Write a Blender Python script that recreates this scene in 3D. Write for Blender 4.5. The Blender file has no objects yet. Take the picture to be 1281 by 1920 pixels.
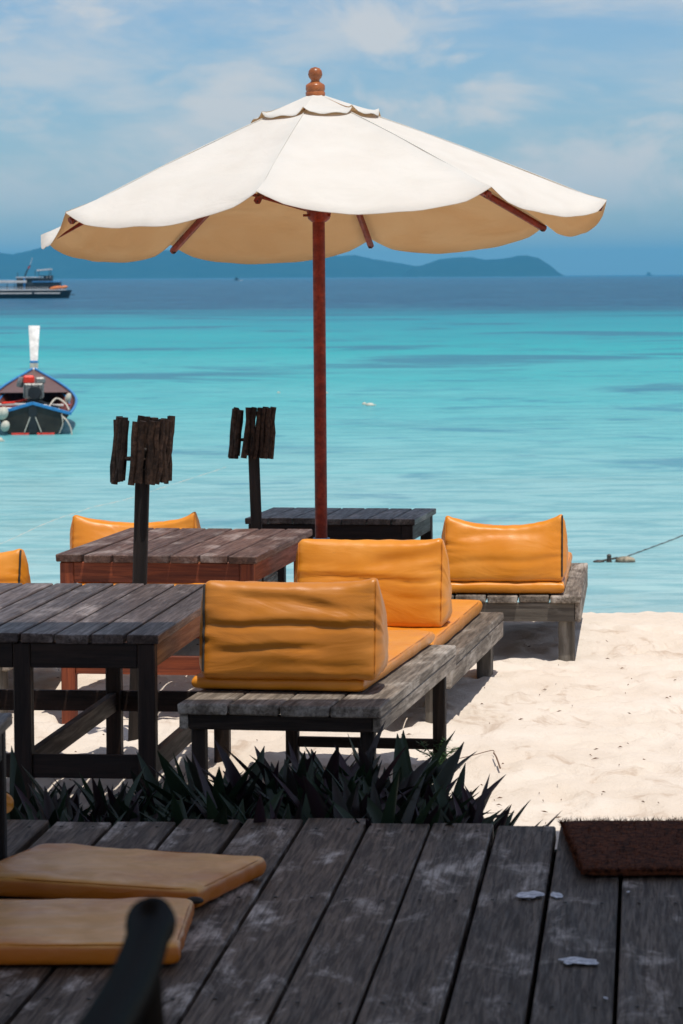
import bpy, bmesh, math, random
from mathutils import Vector, Matrix, noise as mn
random.seed(7)
R = math.radians
scene = bpy.context.scene
C = scene.collection

# ------------------------------------------------------------------ camera, sky, sun, exposure
F = 6000.0                      # focal length in pixels of the 1281 x 1920 photograph
HC = 1.65                       # camera height over the sand
SEA = -1.35                     # sea level
DECK = 0.28                     # top of the wooden deck
CAM_M = Matrix.Rotation(R(90) - math.atan(442.5 / F), 3, 'X') @ Matrix.Rotation(R(-0.31), 3, 'Z')
cam = bpy.data.cameras.new('camera')
cam.sensor_fit = 'VERTICAL'; cam.sensor_height = 36.0; cam.lens = 36.0 * F / 1920.0
cam.clip_start = 0.1; cam.clip_end = 60000
cam.dof.use_dof = True; cam.dof.focus_distance = 12.0; cam.dof.aperture_fstop = 13.0
camo = bpy.data.objects.new('camera', cam); C.objects.link(camo)
camo.matrix_world = Matrix.Translation((0, 0, HC)) @ CAM_M.to_4x4()
scene.camera = camo

SUN_D = Vector((0.12, -0.25, 0.96)).normalized()      # direction towards the sun
sun = bpy.data.lights.new('sun', 'SUN'); sun.energy = 3.95; sun.angle = R(0.5); sun.color = (1.0, 0.945, 0.86)
suno = bpy.data.objects.new('sun', sun); C.objects.link(suno)
suno.rotation_euler = (-SUN_D).to_track_quat('-Z', 'Y').to_euler()

world = bpy.data.worlds.new('World'); scene.world = world; world.use_nodes = True
wn = world.node_tree; wn.nodes.clear()
def wnode(t, **k):
    n = wn.nodes.new(t)
    for a, b in k.items(): setattr(n, a, b)
    return n
wout = wnode('ShaderNodeOutputWorld'); bg = wnode('ShaderNodeBackground'); bg.inputs['Strength'].default_value = 0.15
sky = wnode('ShaderNodeTexSky', sky_type='NISHITA', sun_disc=False)
sky.sun_elevation = math.asin(SUN_D.z); sky.sun_rotation = math.atan2(SUN_D.x, SUN_D.y)
sky.air_density = 1.0; sky.dust_density = 0.2; sky.ozone_density = 3.0; sky.altitude = 0
tint = wnode('ShaderNodeMix', data_type='RGBA', blend_type='MULTIPLY'); tint.inputs[0].default_value = 1.0
tint.inputs[7].default_value = (0.42, 0.53, 0.67, 1)
wn.links.new(sky.outputs[0], tint.inputs[6])
tc = wnode('ShaderNodeTexCoord')
def wnoise(scale, detail, rough, loc, sc, dist=0.0):
    m = wnode('ShaderNodeMapping'); m.inputs['Location'].default_value = loc; m.inputs['Scale'].default_value = sc
    n = wnode('ShaderNodeTexNoise'); n.inputs['Scale'].default_value = scale
    n.inputs['Detail'].default_value = detail; n.inputs['Roughness'].default_value = rough; n.inputs['Distortion'].default_value = dist
    wn.links.new(tc.outputs['Generated'], m.inputs[0]); wn.links.new(m.outputs[0], n.inputs['Vector'])
    return n.outputs[0]
def wramp(sock, a, b, va=0.0, vb=1.0):
    r = wnode('ShaderNodeMapRange', interpolation_type='SMOOTHSTEP')
    for i, v in enumerate((a, b, va, vb)): r.inputs[1 + i].default_value = v
    wn.links.new(sock, r.inputs[0]); return r.outputs[0]
def wmath(op, a, b):
    n = wnode('ShaderNodeMath', operation=op)
    for i, v in enumerate((a, b)):
        if isinstance(v, (int, float)): n.inputs[i].default_value = v
        else: wn.links.new(v, n.inputs[i])
    return n.outputs[0]
sep = wnode('ShaderNodeSeparateXYZ'); wn.links.new(tc.outputs['Generated'], sep.inputs[0])
veil = wramp(wnoise(9.0, 6, 0.6, (1.3, 0, 0.4), (1, 1, 4.0), 0.4), 0.40, 0.66)
puff = wramp(wnoise(15.0, 7, 0.55, (2.17, 0.2, 0.9), (1, 1, 2.0), 0.35), 0.46, 0.62)
above = wramp(sep.outputs[2], 0.004, 0.036)
cl = wmath('MULTIPLY', wmath('MAXIMUM', wmath('MULTIPLY', veil, 0.62), wmath('MULTIPLY', puff, 0.8)), above)
mixc = wnode('ShaderNodeMix', data_type='RGBA'); mixc.inputs[7].default_value = (4.6, 4.5, 4.4, 1)
wn.links.new(cl, mixc.inputs[0]); wn.links.new(tint.outputs[2], mixc.inputs[6])
wn.links.new(mixc.outputs[2], bg.inputs['Color']); wn.links.new(bg.outputs[0], wout.inputs[0])

scene.render.engine = 'CYCLES'
scene.view_settings.view_transform = 'Standard'; scene.view_settings.look = 'None'
scene.view_settings.exposure = 0.05; scene.view_settings.gamma = 1.0
scene.cycles.volume_bounces = 0
scene.render.resolution_x = 683; scene.render.resolution_y = 1024

# ------------------------------------------------------------------ helpers
def ray(px, py): return CAM_M @ Vector(((px - 640.5) / F, -(py - 960.0) / F, -1.0))
def ptz(px, py, z):                       # where the line of sight meets a level
    d = ray(px, py); t = (z - HC) / d.z
    return Vector((d.x * t, d.y * t, z))
def pty(px, py, y):                       # where the line of sight meets a distance
    d = ray(px, py); t = y / d.y
    return Vector((d.x * t, y, HC + d.z * t))

def tag(o, label=None, cat=None, group=None, kind=None):
    if label: o['label'] = label
    if cat: o['category'] = cat
    if group: o['group'] = group
    if kind: o['kind'] = kind
    return o
def empty(name, loc=(0, 0, 0), rz=0.0, parent=None):
    o = bpy.data.objects.new(name, None); C.objects.link(o)
    o.location = loc; o.rotation_euler = (0, 0, rz); o.empty_display_size = 0.1
    if parent: o.parent = parent
    return o
def link(name, me, mat=None, parent=None, loc=(0, 0, 0), rot=None):
    o = bpy.data.objects.new(name, me); C.objects.link(o); o.location = loc
    if rot is not None:
        if hasattr(rot, 'to_euler'): o.rotation_euler = rot.to_euler()
        else: o.rotation_euler = rot
    if mat and not me.materials: me.materials.append(mat)
    if parent: o.parent = parent
    return o
def mesh(name, verts, faces, smooth=False, sharp=None):
    me = bpy.data.meshes.new(name); me.from_pydata([tuple(v) for v in verts], [], faces); me.update()
    if smooth:
        me.polygons.foreach_set('use_smooth', [True] * len(me.polygons))
        if sharp: me.set_sharp_from_angle(angle=R(sharp))
    return me
_beam = {}
def beam_mesh(w, l, t, bev, mat, warp=0.0, seed=0):
    k = (round(w, 4), round(l, 4), round(t, 4), bev, mat.name, warp, seed)
    if k in _beam: return _beam[k]
    bm = bmesh.new(); bmesh.ops.create_cube(bm, size=1.0)
    for v in bm.verts: v.co = Vector((v.co.x * w, v.co.y * l, v.co.z * t))
    if warp:
        rr = random.Random(seed)
        for v in bm.verts: v.co += Vector((rr.uniform(-1, 1), rr.uniform(-2, 2), rr.uniform(-.4, .4))) * warp
    if bev: bmesh.ops.bevel(bm, geom=list(bm.edges), offset=bev, segments=1, affect='EDGES')
    me = bpy.data.meshes.new('beam'); bm.to_mesh(me); bm.free(); me.materials.append(mat)
    _beam[k] = me
    return me
def beam(name, p0, p1, w, t, mat, parent=None, bev=0.003, warp=0.0, seed=0, up=(0, 0, 1)):
    """a squared timber from p0 to p1; local Y runs along it"""
    p0, p1 = Vector(p0), Vector(p1); y = (p1 - p0); l = y.length; y = y / l
    u = Vector(up)
    if abs(y.dot(u)) > .98: u = Vector((0, 1, 0))
    x = y.cross(u).normalized(); z = x.cross(y)
    m = Matrix((x, y, z)).transposed()
    return link(name, beam_mesh(w, l, t, bev, mat, warp, seed), None, parent, (p0 + p1) / 2, m)
def tube_mesh(pts, rad, n=10, cap=True, smooth=True):
    pts = [Vector(p) for p in pts]
    rads = rad if isinstance(rad, (list, tuple)) else [rad] * len(pts)
    vs, fs = [], []; ref = None
    for i, p in enumerate(pts):
        d = (pts[min(i + 1, len(pts) - 1)] - pts[max(i - 1, 0)]).normalized()
        if ref is None: ref = Vector((0, 0, 1)) if abs(d.z) < .9 else Vector((1, 0, 0))
        a = d.cross(ref).normalized(); b = a.cross(d); ref = b
        for k in range(n):
            t = 2 * math.pi * k / n
            vs.append(p + (a * math.cos(t) + b * math.sin(t)) * rads[i])
    for i in range(len(pts) - 1):
        for k in range(n):
            k2 = (k + 1) % n
            fs.append((i * n + k, i * n + k2, (i + 1) * n + k2, (i + 1) * n + k))
    if cap:
        fs.append(tuple(range(n))); fs.append(tuple(reversed(range((len(pts) - 1) * n, len(pts) * n))))
    return mesh('tube', vs, fs, smooth, 50)
def tube(name, pts, rad, mat, parent=None, n=10): return link(name, tube_mesh(pts, rad, n), mat, parent)
def lathe_mesh(prof, n=24, sharp=40):
    vs, fs = [], []
    for r, z in prof:
        for k in range(n):
            t = 2 * math.pi * k / n; vs.append((r * math.cos(t), r * math.sin(t), z))
    for i in range(len(prof) - 1):
        for k in range(n):
            k2 = (k + 1) % n; fs.append((i * n + k, i * n + k2, (i + 1) * n + k2, (i + 1) * n + k))
    fs.append(tuple(reversed(range(n)))); fs.append(tuple(range((len(prof) - 1) * n, len(prof) * n)))
    return mesh('lathe', vs, fs, True, sharp)
def ball_mesh(rx, ry, rz, n=14, m=9):
    prof = [(max(1e-4, math.sin(math.pi * i / m)), -math.cos(math.pi * i / m)) for i in range(m + 1)]
    me = lathe_mesh(prof, n, 180)
    for v in me.vertices: v.co = Vector((v.co.x * rx, v.co.y * ry, v.co.z * rz))
    return me
def smooth_path(pts, k=6):
    pts = [Vector(p) for p in pts]; out = []
    for i in range(len(pts) - 1):
        p0, p1, p2, p3 = pts[max(i - 1, 0)], pts[i], pts[i + 1], pts[min(i + 2, len(pts) - 1)]
        for j in range(k):
            t = j / k
            out.append(.5 * ((2 * p1) + (p2 - p0) * t + (2 * p0 - 5 * p1 + 4 * p2 - p3) * t * t + (3 * p1 - p0 - 3 * p2 + p3) * t ** 3))
    out.append(pts[-1]); return out

# ------------------------------------------------------------------ materials
class M:
    """small wrapper that writes node trees"""
    def __init__(s, name):
        s.m = bpy.data.materials.new(name); s.m.use_nodes = True; s.t = s.m.node_tree; s.t.nodes.clear()
        s.out = s.n('ShaderNodeOutputMaterial')
    def n(s, t, **k):
        nd = s.t.nodes.new(t)
        for a, b in k.items(): setattr(nd, a, b)
        return nd
    def l(s, a, b): s.t.links.new(a, b)
    def put(s, sock, v):
        if hasattr(v, 'is_output'): s.l(v, sock)
        elif isinstance(v, (tuple, list)) and len(v) == 3 and sock.type == 'RGBA': sock.default_value = (*v, 1)
        else: sock.default_value = v
    def coord(s, kind='Object', scale=(1, 1, 1), loc=(0, 0, 0), rnd=False):
        c = s.n('ShaderNodeTexCoord').outputs[kind] if kind != 'Position' else s.n('ShaderNodeNewGeometry').outputs['Position']
        if rnd:
            oi = s.n('ShaderNodeObjectInfo'); mu = s.n('ShaderNodeMath', operation='MULTIPLY'); mu.inputs[1].default_value = 37.0
            s.l(oi.outputs['Random'], mu.inputs[0]); ad = s.n('ShaderNodeVectorMath', operation='ADD')
            s.l(c, ad.inputs[0]); s.l(mu.outputs[0], ad.inputs[1]); c = ad.outputs[0]
        mp = s.n('ShaderNodeMapping'); mp.inputs['Scale'].default_value = scale; mp.inputs['Location'].default_value = loc
        s.l(c, mp.inputs[0]); return mp.outputs[0]
    def noise(s, vec, scale=5, detail=4, rough=.55, dist=0.0):
        nd = s.n('ShaderNodeTexNoise'); s.l(vec, nd.inputs['Vector'])
        for k, v in (('Scale', scale), ('Detail', detail), ('Roughness', rough), ('Distortion', dist)): nd.inputs[k].default_value = v
        return nd.outputs[0]
    def rng(s, v, a, b, c=0.0, d=1.0, smooth=True):
        nd = s.n('ShaderNodeMapRange', interpolation_type='SMOOTHSTEP' if smooth else 'LINEAR'); s.put(nd.inputs[0], v)
        for i, x in enumerate((a, b, c, d)): s.put(nd.inputs[1 + i], x)
        return nd.outputs[0]
    def math(s, op, a, b=0.0):
        nd = s.n('ShaderNodeMath', operation=op); s.put(nd.inputs[0], a); s.put(nd.inputs[1], b); return nd.outputs[0]
    def mix(s, f, a, b, mode='MIX'):
        nd = s.n('ShaderNodeMix', data_type='RGBA', blend_type=mode); s.put(nd.inputs[0], f); s.put(nd.inputs[6], a); s.put(nd.inputs[7], b); return nd.outputs[2]
    def ramp(s, v, stops):
        nd = s.n('ShaderNodeValToRGB'); s.put(nd.inputs[0], v); e = nd.color_ramp.elements
        while len(e) < len(stops): e.new(.5)
        for el, (p, c) in zip(e, stops): el.position = p; el.color = (*c, 1)
        return nd.outputs[0]
    def rnd(s): return s.n('ShaderNodeObjectInfo').outputs['Random']
    def bump(s, h, strength=.3, dist=.01, prev=None):
        nd = s.n('ShaderNodeBump'); nd.inputs['Strength'].default_value = strength; nd.inputs['Distance'].default_value = dist
        s.l(h, nd.inputs['Height'])
        if prev: s.l(prev, nd.inputs['Normal'])
        return nd.outputs[0]
    def bsdf(s, col, rough=.6, spec=.4, normal=None, metal=0.0, **k):
        b = s.n('ShaderNodeBsdfPrincipled'); s.put(b.inputs['Base Color'], col); s.put(b.inputs['Roughness'], rough)
        s.put(b.inputs['Specular IOR Level'], spec); s.put(b.inputs['Metallic'], metal)
        if normal is not None: s.l(normal, b.inputs['Normal'])
        for a, v in k.items(): s.put(b.inputs[a], v)
        return b.outputs[0]
    def done(s, sh): s.l(sh, s.out.inputs[0]); return s.m

def wood(name, dark, light, worn=None, rough=.6, spec=.35, wear=(.5, .72), grain=60, bump=.4, var=.35):
    w = M(name)
    g = w.noise(w.coord('Object', (1, .05, 1), rnd=True), grain, 6, .62, .6)
    g2 = w.noise(w.coord('Object', (1, .09, 1), rnd=True), grain * .22, 3, .5, .8)
    col = w.mix(w.rng(g, .32, .68), dark, light)
    col = w.mix(w.rng(g2, .35, .7, 0, .6), col, tuple(x * .55 for x in dark))
    if worn:
        b = w.noise(w.coord('Object', (1, .35, 1), rnd=True), 9, 6, .66, .4)
        col = w.mix(w.math('MULTIPLY', w.rng(b, *wear), w.rng(g, .3, .6, .35, 1)), col, worn)
    v = w.rng(w.rnd(), 0, 1, 1 - var, 1 + var, False)
    hs = w.n('ShaderNodeHueSaturation'); w.l(v, hs.inputs['Value']); w.l(col, hs.inputs['Color'])
    speck = w.noise(w.coord('Object', (1, .5, 1), rnd=True), 160, 3, .6)
    nrm = w.bump(w.math('ADD', g, w.math('MULTIPLY', speck, .5)), bump, .004)
    return w.done(w.bsdf(hs.outputs[0], w.rng(g, .3, .7, rough + .1, rough - .1), spec, nrm))
def plain(name, col, rough=.5, spec=.4, var=.18, scale=12, metal=0.0, bump=0.15):
    w = M(name); nz = w.noise(w.coord('Object'), scale, 5, .6)
    c = w.mix(w.rng(nz, .3, .7), tuple(x * (1 - var) for x in col), tuple(min(1, x * (1 + var)) for x in col))
    return w.done(w.bsdf(c, rough, spec, w.bump(w.noise(w.coord('Object'), scale * 8, 3), bump, .003), metal))

MAT = {}
MAT['deck'] = wood('deck_wood', (.036, .022, .014), (.135, .092, .060), (.54, .475, .42), .60, .24, (.51, .72), 120, .5, .28)
MAT['table_dark'] = wood('table_wood_dark', (.036, .022, .017), (.11, .078, .066), (.26, .215, .20), .48, .4, (.5, .75), 100, .5, .25)
MAT['table_red'] = wood('table_wood_red', (.06, .026, .017), (.15, .078, .056), (.27, .21, .185), .55, .35, (.48, .72), 100, .5, .22)
MAT['table_grey'] = wood('table_wood_grey', (.026, .020, .017), (.085, .070, .062), (.20, .18, .165), .5, .4, (.48, .72), 100, .5, .25)
MAT['table_side'] = wood('table_side_golden_bounce', (.20, .075, .022), (.36, .155, .05), None, .55, .3, bump=.4, var=.1)  # golden wood, with the cushion's orange bounce light put into its colour
MAT['frame_dark'] = wood('frame_wood_dark', (.010, .0045, .003), (.028, .013, .008), None, .6, .3, bump=.4, var=.2)
MAT['frame_red'] = wood('frame_wood_red', (.13, .026, .010), (.29, .066, .022), None, .55, .35, bump=.4, var=.15)
MAT['bench'] = wood('bench_wood_weathered', (.095, .075, .058), (.27, .225, .18), (.46, .41, .355), .7, .25, (.45, .7), 90, .6, .22)
MAT['bench_dark'] = wood('bench_frame_dark', (.012, .007, .005), (.036, .023, .016), None, .7, .25, bump=.5, var=.2)
MAT['bench_leg'] = wood('bench_leg_weathered', (.07, .06, .05), (.17, .15, .125), (.26, .24, .21), .75, .2, (.5, .75), 45, .7, .15)
MAT['post'] = wood('post_wood_black', (.010, .007, .006), (.026, .018, .014), None, .65, .3, bump=.4, var=.1)
MAT['stick'] = wood('stick_bark', (.012, .007, .005), (.05, .028, .018), None, .75, .2, bump=.6, var=.4)
MAT['pole'] = wood('varnished_pole', (.15, .016, .007), (.26, .034, .012), None, .42, .22, bump=.1, var=.05)
MAT['finial'] = wood('varnished_finial', (.30, .085, .022), (.46, .15, .045), None, .3, .5, bump=.1, var=.05)
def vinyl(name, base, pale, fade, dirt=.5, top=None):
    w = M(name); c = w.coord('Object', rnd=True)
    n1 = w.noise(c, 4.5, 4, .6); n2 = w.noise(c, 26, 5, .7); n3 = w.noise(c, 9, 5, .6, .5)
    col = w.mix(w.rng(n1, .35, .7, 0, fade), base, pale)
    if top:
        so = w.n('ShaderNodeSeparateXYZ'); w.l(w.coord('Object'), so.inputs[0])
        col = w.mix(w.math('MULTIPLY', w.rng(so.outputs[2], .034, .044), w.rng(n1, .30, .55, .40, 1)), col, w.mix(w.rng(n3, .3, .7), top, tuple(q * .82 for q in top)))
    col = w.mix(w.math('MULTIPLY', w.rng(n2, .60, .78), w.rng(n3, .5, .66, 0, dirt)), col, (.16, .06, .012))
    wv = w.n('ShaderNodeTexWave', wave_type='BANDS', bands_direction='DIAGONAL'); wv.inputs['Scale'].default_value = 75
    w.l(w.coord('Object'), wv.inputs['Vector'])
    h = w.math('ADD', w.math('MULTIPLY', wv.outputs[1], .25), w.noise(c, 220, 2))
    cr = w.noise(w.coord('Object', (2.0, 2.0, 6.5), rnd=True), 1.6, 3, .5, 1.2)
    return w.done(w.bsdf(col, w.rng(n3, .3, .7, .34, .5), .45, w.bump(h, .12, .002, w.bump(cr, .17, .03))))
MAT['vinyl'] = vinyl('orange_vinyl', (.66, .225, .010), (.74, .32, .045), .4)
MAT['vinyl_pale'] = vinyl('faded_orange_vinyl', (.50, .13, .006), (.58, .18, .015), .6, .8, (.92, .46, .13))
MAT['vinyl_shaded'] = vinyl('orange_vinyl_shaded', (.50, .17, .012), (.56, .22, .03), .5)  # orange darkened in the colour itself, in place of shade on the nearest cushion
MAT['zip'] = plain('zipper_dark', (.03, .024, .018), .5)
MAT['seam'] = plain('orange_seam', (.50, .17, .015), .5)
w = M('black_lacquer'); d_ = w.n('ShaderNodeBsdfDiffuse'); d_.inputs[0].default_value = (.004, .0035, .003, 1); g_ = w.n('ShaderNodeBsdfGlossy'); g_.inputs['Roughness'].default_value = .35
m_ = w.n('ShaderNodeMixShader'); m_.inputs[0].default_value = .03; w.l(d_.outputs[0], m_.inputs[1]); w.l(g_.outputs[0], m_.inputs[2]); MAT['black_metal'] = w.done(m_.outputs[0])
MAT['blue_plastic'] = plain('blue_plastic', (.03, .22, .42), .4)
MAT['concrete'] = plain('concrete', (.30, .29, .27), .85)

def canvas(name, ca, cb, ta, tb_, f, nb=.30):
    w = M(name); nz = w.noise(w.coord('Object'), 5, 5, .6); wr = w.noise(w.coord('Object', (1, 1, 2)), 2.6, 4, .5, .8)
    nrm = w.bump(w.math('ADD', wr, w.math('MULTIPLY', w.noise(w.coord('Object'), 300, 2), .02)), nb, .05)
    df = w.n('ShaderNodeBsdfDiffuse'); w.put(df.inputs[0], w.mix(w.rng(nz, .3, .75), ca, cb)); w.l(nrm, df.inputs['Normal'])
    tl = w.n('ShaderNodeBsdfTranslucent'); w.put(tl.inputs[0], w.mix(w.rng(wr, .3, .7), ta, tb_)); w.l(nrm, tl.inputs['Normal'])
    ms = w.n('ShaderNodeMixShader'); ms.inputs[0].default_value = f; w.l(df.outputs[0], ms.inputs[1]); w.l(tl.outputs[0], ms.inputs[2])
    return w.done(ms.outputs[0])
MAT['canvas'] = canvas('umbrella_canvas_white', (.76, .755, .715), (.71, .70, .655), (.8, .7, .55), (.8, .72, .6), .25, .30)
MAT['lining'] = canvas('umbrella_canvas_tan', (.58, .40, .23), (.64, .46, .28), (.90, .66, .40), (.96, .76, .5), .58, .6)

w = M('beach_sand'); c = w.coord('Position')
n1 = w.noise(c, 1.6, 5, .6); n2 = w.noise(c, 14, 6, .7); n3 = w.noise(c, 90, 4, .7); n4 = w.noise(w.coord('Position', (1, .45, 1)), 5, 5, .65, 1.2)
col = w.mix(w.rng(n1, .3, .7), (.67, .575, .48), (.75, .665, .575))
col = w.mix(w.rng(n4, .54, .70, 0, .6), col, (.44, .32, .23))
col = w.mix(w.rng(n3, .63, .76, 0, .5), col, (.28, .19, .13))
h = w.math('ADD', w.math('MULTIPLY', n2, 1.0), w.math('MULTIPLY', n3, .35))
MAT['sand'] = w.done(w.bsdf(col, .95, .1, w.bump(h, .55, .03)))

w = M('sea_water')
pos = w.n('ShaderNodeNewGeometry').outputs['Position']; sx = w.n('ShaderNodeSeparateXYZ'); w.l(pos, sx.inputs[0])
nb = w.noise(w.coord('Position', (.6, 1, 1)), .05, 7, .62, .3)
ywob = w.math('MULTIPLY', sx.outputs[1], w.rng(nb, .25, .75, .80, 1.2, False))
inv = w.math('DIVIDE', 18000.0, w.math('MAXIMUM', ywob, 5.0))
fac = w.math('DIVIDE', inv, 700.0)
depthcol = w.ramp(fac, [(0.0, (.014, .052, .125)), (.080, (.014, .055, .130)), (.118, (.020, .25, .31)), (.20, (.030, .345, .365)),
                        (.34, (.100, .395, .415)), (.56, (.23, .445, .46)), (.9, (.33, .485, .49))])
pt1 = w.noise(w.coord('Position', (1, 1, 1)), .07, 8, .60, .5)
pt2 = w.noise(w.coord('Position', (.9, 1, 1), (31, 7, 0)), .30, 8, .62, .5)
pt3 = w.noise(w.coord('Position', (.45, 1, 1)), 2.0, 7, .62, .4)
f1 = w.math('MULTIPLY', w.rng(pt1, .53, .62, 0, .7), w.rng(fac, .55, .26, 0, 1))
f2 = w.math('MULTIPLY', w.rng(pt2, .55, .66, 0, .6), w.rng(fac, .95, .40, .25, 1))
col = w.mix(f1, depthcol, (.030, .105, .195)); col = w.mix(f2, col, (.035, .15, .25))
col = w.mix(w.rng(pt3, .42, .62, 0, .42), col, (.045, .24, .29))
wv1 = w.noise(w.coord('Position', (.55, 1, 1)), 1.1, 4, .6, .3)
wv2 = w.noise(w.coord('Position', (.6, 1, 1)), 5.0, 4, .6, .3)
wv3 = w.noise(w.coord('Position', (.5, 1, 1)), .18, 3, .5, .3)
nrm = w.bump(wv1, .6, .30); nrm = w.bump(wv2, .5, .06, nrm); nrm = w.bump(wv3, .7, 1.4, nrm)
dfs = w.n('ShaderNodeBsdfDiffuse'); w.put(dfs.inputs[0], col); w.l(nrm, dfs.inputs['Normal'])
gls = w.n('ShaderNodeBsdfGlossy'); gls.inputs['Roughness'].default_value = .12; w.l(nrm, gls.inputs['Normal']); gls.inputs[0].default_value = (1, 1, 1, 1)
lw = w.n('ShaderNodeFresnel'); lw.inputs[0].default_value = 1.33; w.l(nrm, lw.inputs['Normal'])
msx = w.n('ShaderNodeMixShader'); w.l(w.rng(lw.outputs[0], .02, 1.0, .02, .30, False), msx.inputs[0]); w.l(dfs.outputs[0], msx.inputs[1]); w.l(gls.outputs[0], msx.inputs[2])
MAT['sea'] = w.done(msx.outputs[0])

w = M('island_forest'); nz = w.noise(w.coord('Position'), .02, 6, .6)
MAT['island'] = w.done(w.bsdf(w.mix(w.rng(nz, .3, .7), (.010, .024, .022), (.02, .04, .032)), .9, .1))

w = M('oyster_leaf')
col = w.mix(w.rng(w.rnd(), .25, .9), (.018, .036, .016), (.030, .010, .018))
g = w.noise(w.coord('Object', (1, .1, 1)), 60, 3)
col = w.mix(w.rng(g, .3, .7, 0, .5), col, (.022, .036, .02))
MAT['leaf'] = w.done(w.bsdf(col, .45, .28, w.bump(g, .3, .003)))
MAT['weed'] = plain('weed_leaf', (.045, .11, .035), .5)
MAT['twig'] = plain('dry_twig', (.16, .095, .06), .8)
MAT['coir'] = plain('coir_fibre', (.075, .022, .009), .9, .1, .85, 70)
MAT['soil'] = plain('shaded_soil', (.09, .065, .045), .95, .1)
MAT['thatch'] = plain('thatch', (.16, .11, .06), .95, .1, .4, 20)
MAT['bark'] = wood('tree_bark', (.06, .045, .035), (.16, .13, .10), None, .85, .15)
MAT['tree_leaf'] = plain('tree_leaf', (.05, .10, .03), .5, .4, .4)
MAT['white'] = plain('boat_white', (.62, .60, .57), .6, .3, .25, 6)
MAT['boat_dark'] = plain('boat_dark', (.014, .017, .02), .5)
MAT['boat_green'] = plain('hull_dark_green', (.022, .018, .013), .4, .4, .5, 3)
MAT['boat_brown'] = plain('boat_varnish', (.13, .062, .045), .45)
MAT['boat_inner'] = plain('boat_inner_red', (.16, .03, .015), .6, .3, .5, 4)
MAT['boat_red'] = plain('boat_red', (.30, .03, .018), .5)
MAT['boat_blue'] = plain('boat_blue', (.03, .22, .50), .45)
MAT['orange'] = plain('bright_orange', (.75, .22, .05), .5)
MAT['red'] = plain('bright_red', (.80, .03, .010), .4)
MAT['steel'] = plain('engine_steel', (.22, .22, .21), .45, .5, .6, 30, .4)
MAT['rope'] = plain('pale_rope', (.55, .50, .42), .85)
MAT['rope_dark'] = plain('wet_rope', (.10, .11, .11), .7)
MAT['float'] = plain('pale_float', (.55, .52, .43), .6)
MAT['drift'] = plain('bleached_driftwood', (.26, .22, .16), .8, .2, .6, 14)
MAT['rock'] = plain('wet_driftwood', (.045, .036, .028), .5)
MAT['glass'] = plain('dark_window', (.02, .03, .04), .15, .6)

# ------------------------------------------------------------------ ground, sea, islands
def ground_z(x, y):
    z = 0.0
    if y > 15.25:
        t = y - 15.25; z -= min(.105 * t * t, .22 * (t - .52) + .0) if t > 1.05 else .105 * t * t
    return max(z, -4.0)
_fp = {}
_r = random.Random(5)
for _i in range(230):
    _x, _y, _a = _r.uniform(-1.6, 2.3), _r.uniform(9.0, 15.0), _r.uniform(-.8, .8) + (math.pi / 2 if _r.random() < .25 else 0)
    for _cx in range(int((_x - .3) // .5), int((_x + .3) // .5) + 1):
        for _cy in range(int((_y - .3) // .5), int((_y + .3) // .5) + 1): _fp.setdefault((_cx, _cy), []).append((_x, _y, math.cos(_a), math.sin(_a), _r.uniform(.6, 1.2)))
def prints(x, y):
    z = 0.0
    for (fx, fy, c, s, k) in _fp.get((int(x // .5), int(y // .5)), ()):
        dx, dy = x - fx, y - fy; u_, v_ = (dx * c + dy * s) / .055, (-dx * s + dy * c) / .125
        d = u_ * u_ + v_ * v_
        if d < 5: z += k * (-.015 * math.exp(-d * d) + .006 * math.exp(-((math.sqrt(d) - 1.35) ** 2) * 8))
    return z
def sand_z(x, y):
    z = ground_z(x, y)
    if abs(x) < 6 and 4 < y < 20:
        z += .022 * mn.noise(Vector((x * 1.3, y * .9, 3.1))) + .014 * mn.noise(Vector((x * 4.2, y * 3.1, 8.3)))
        a = mn.noise(Vector((x * 9.0, y * 5.5, 1.7))); z += .020 * (abs(a) - .2) + .008 * mn.noise(Vector((x * 22, y * 16, 5.)))
        z += prints(x, y)
    return z
def spread(a, b, step, ends):
    v = [a + i * step for i in range(int((b - a) / step) + 1)]
    return [-e for e in reversed(ends[0])] + v + list(ends[1])
xs = spread(-2.2, 2.4, .025, ([3, 4, 6, 9, 14, 25, 60, 150, 400], [2.8, 4, 6, 9, 14, 25, 60, 150, 400]))
ys = spread(7.6, 16.6, .035, ([20, 8, -0, -4], [17, 18, 20, 23, 30, 34]))
ys = [-20, -8, 0, 4, 6, 7] + [y for y in ys if y > 7.5]
vs = [(x, y, sand_z(x, y)) for y in ys for x in xs]; nx = len(xs)
fs = [(j * nx + i, j * nx + i + 1, (j + 1) * nx + i + 1, (j + 1) * nx + i) for j in range(len(ys) - 1) for i in range(nx - 1)]
tag(link('beach_sand', mesh('beach_sand', vs, fs, True), MAT['sand']), kind='structure')
vs = [(-15000, 17, SEA), (15000, 17, SEA), (15000, 15500, SEA), (-15000, 15500, SEA)]
tag(link('sea', mesh('sea', vs, [(0, 1, 2, 3)]), MAT['sea']), kind='structure')

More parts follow.
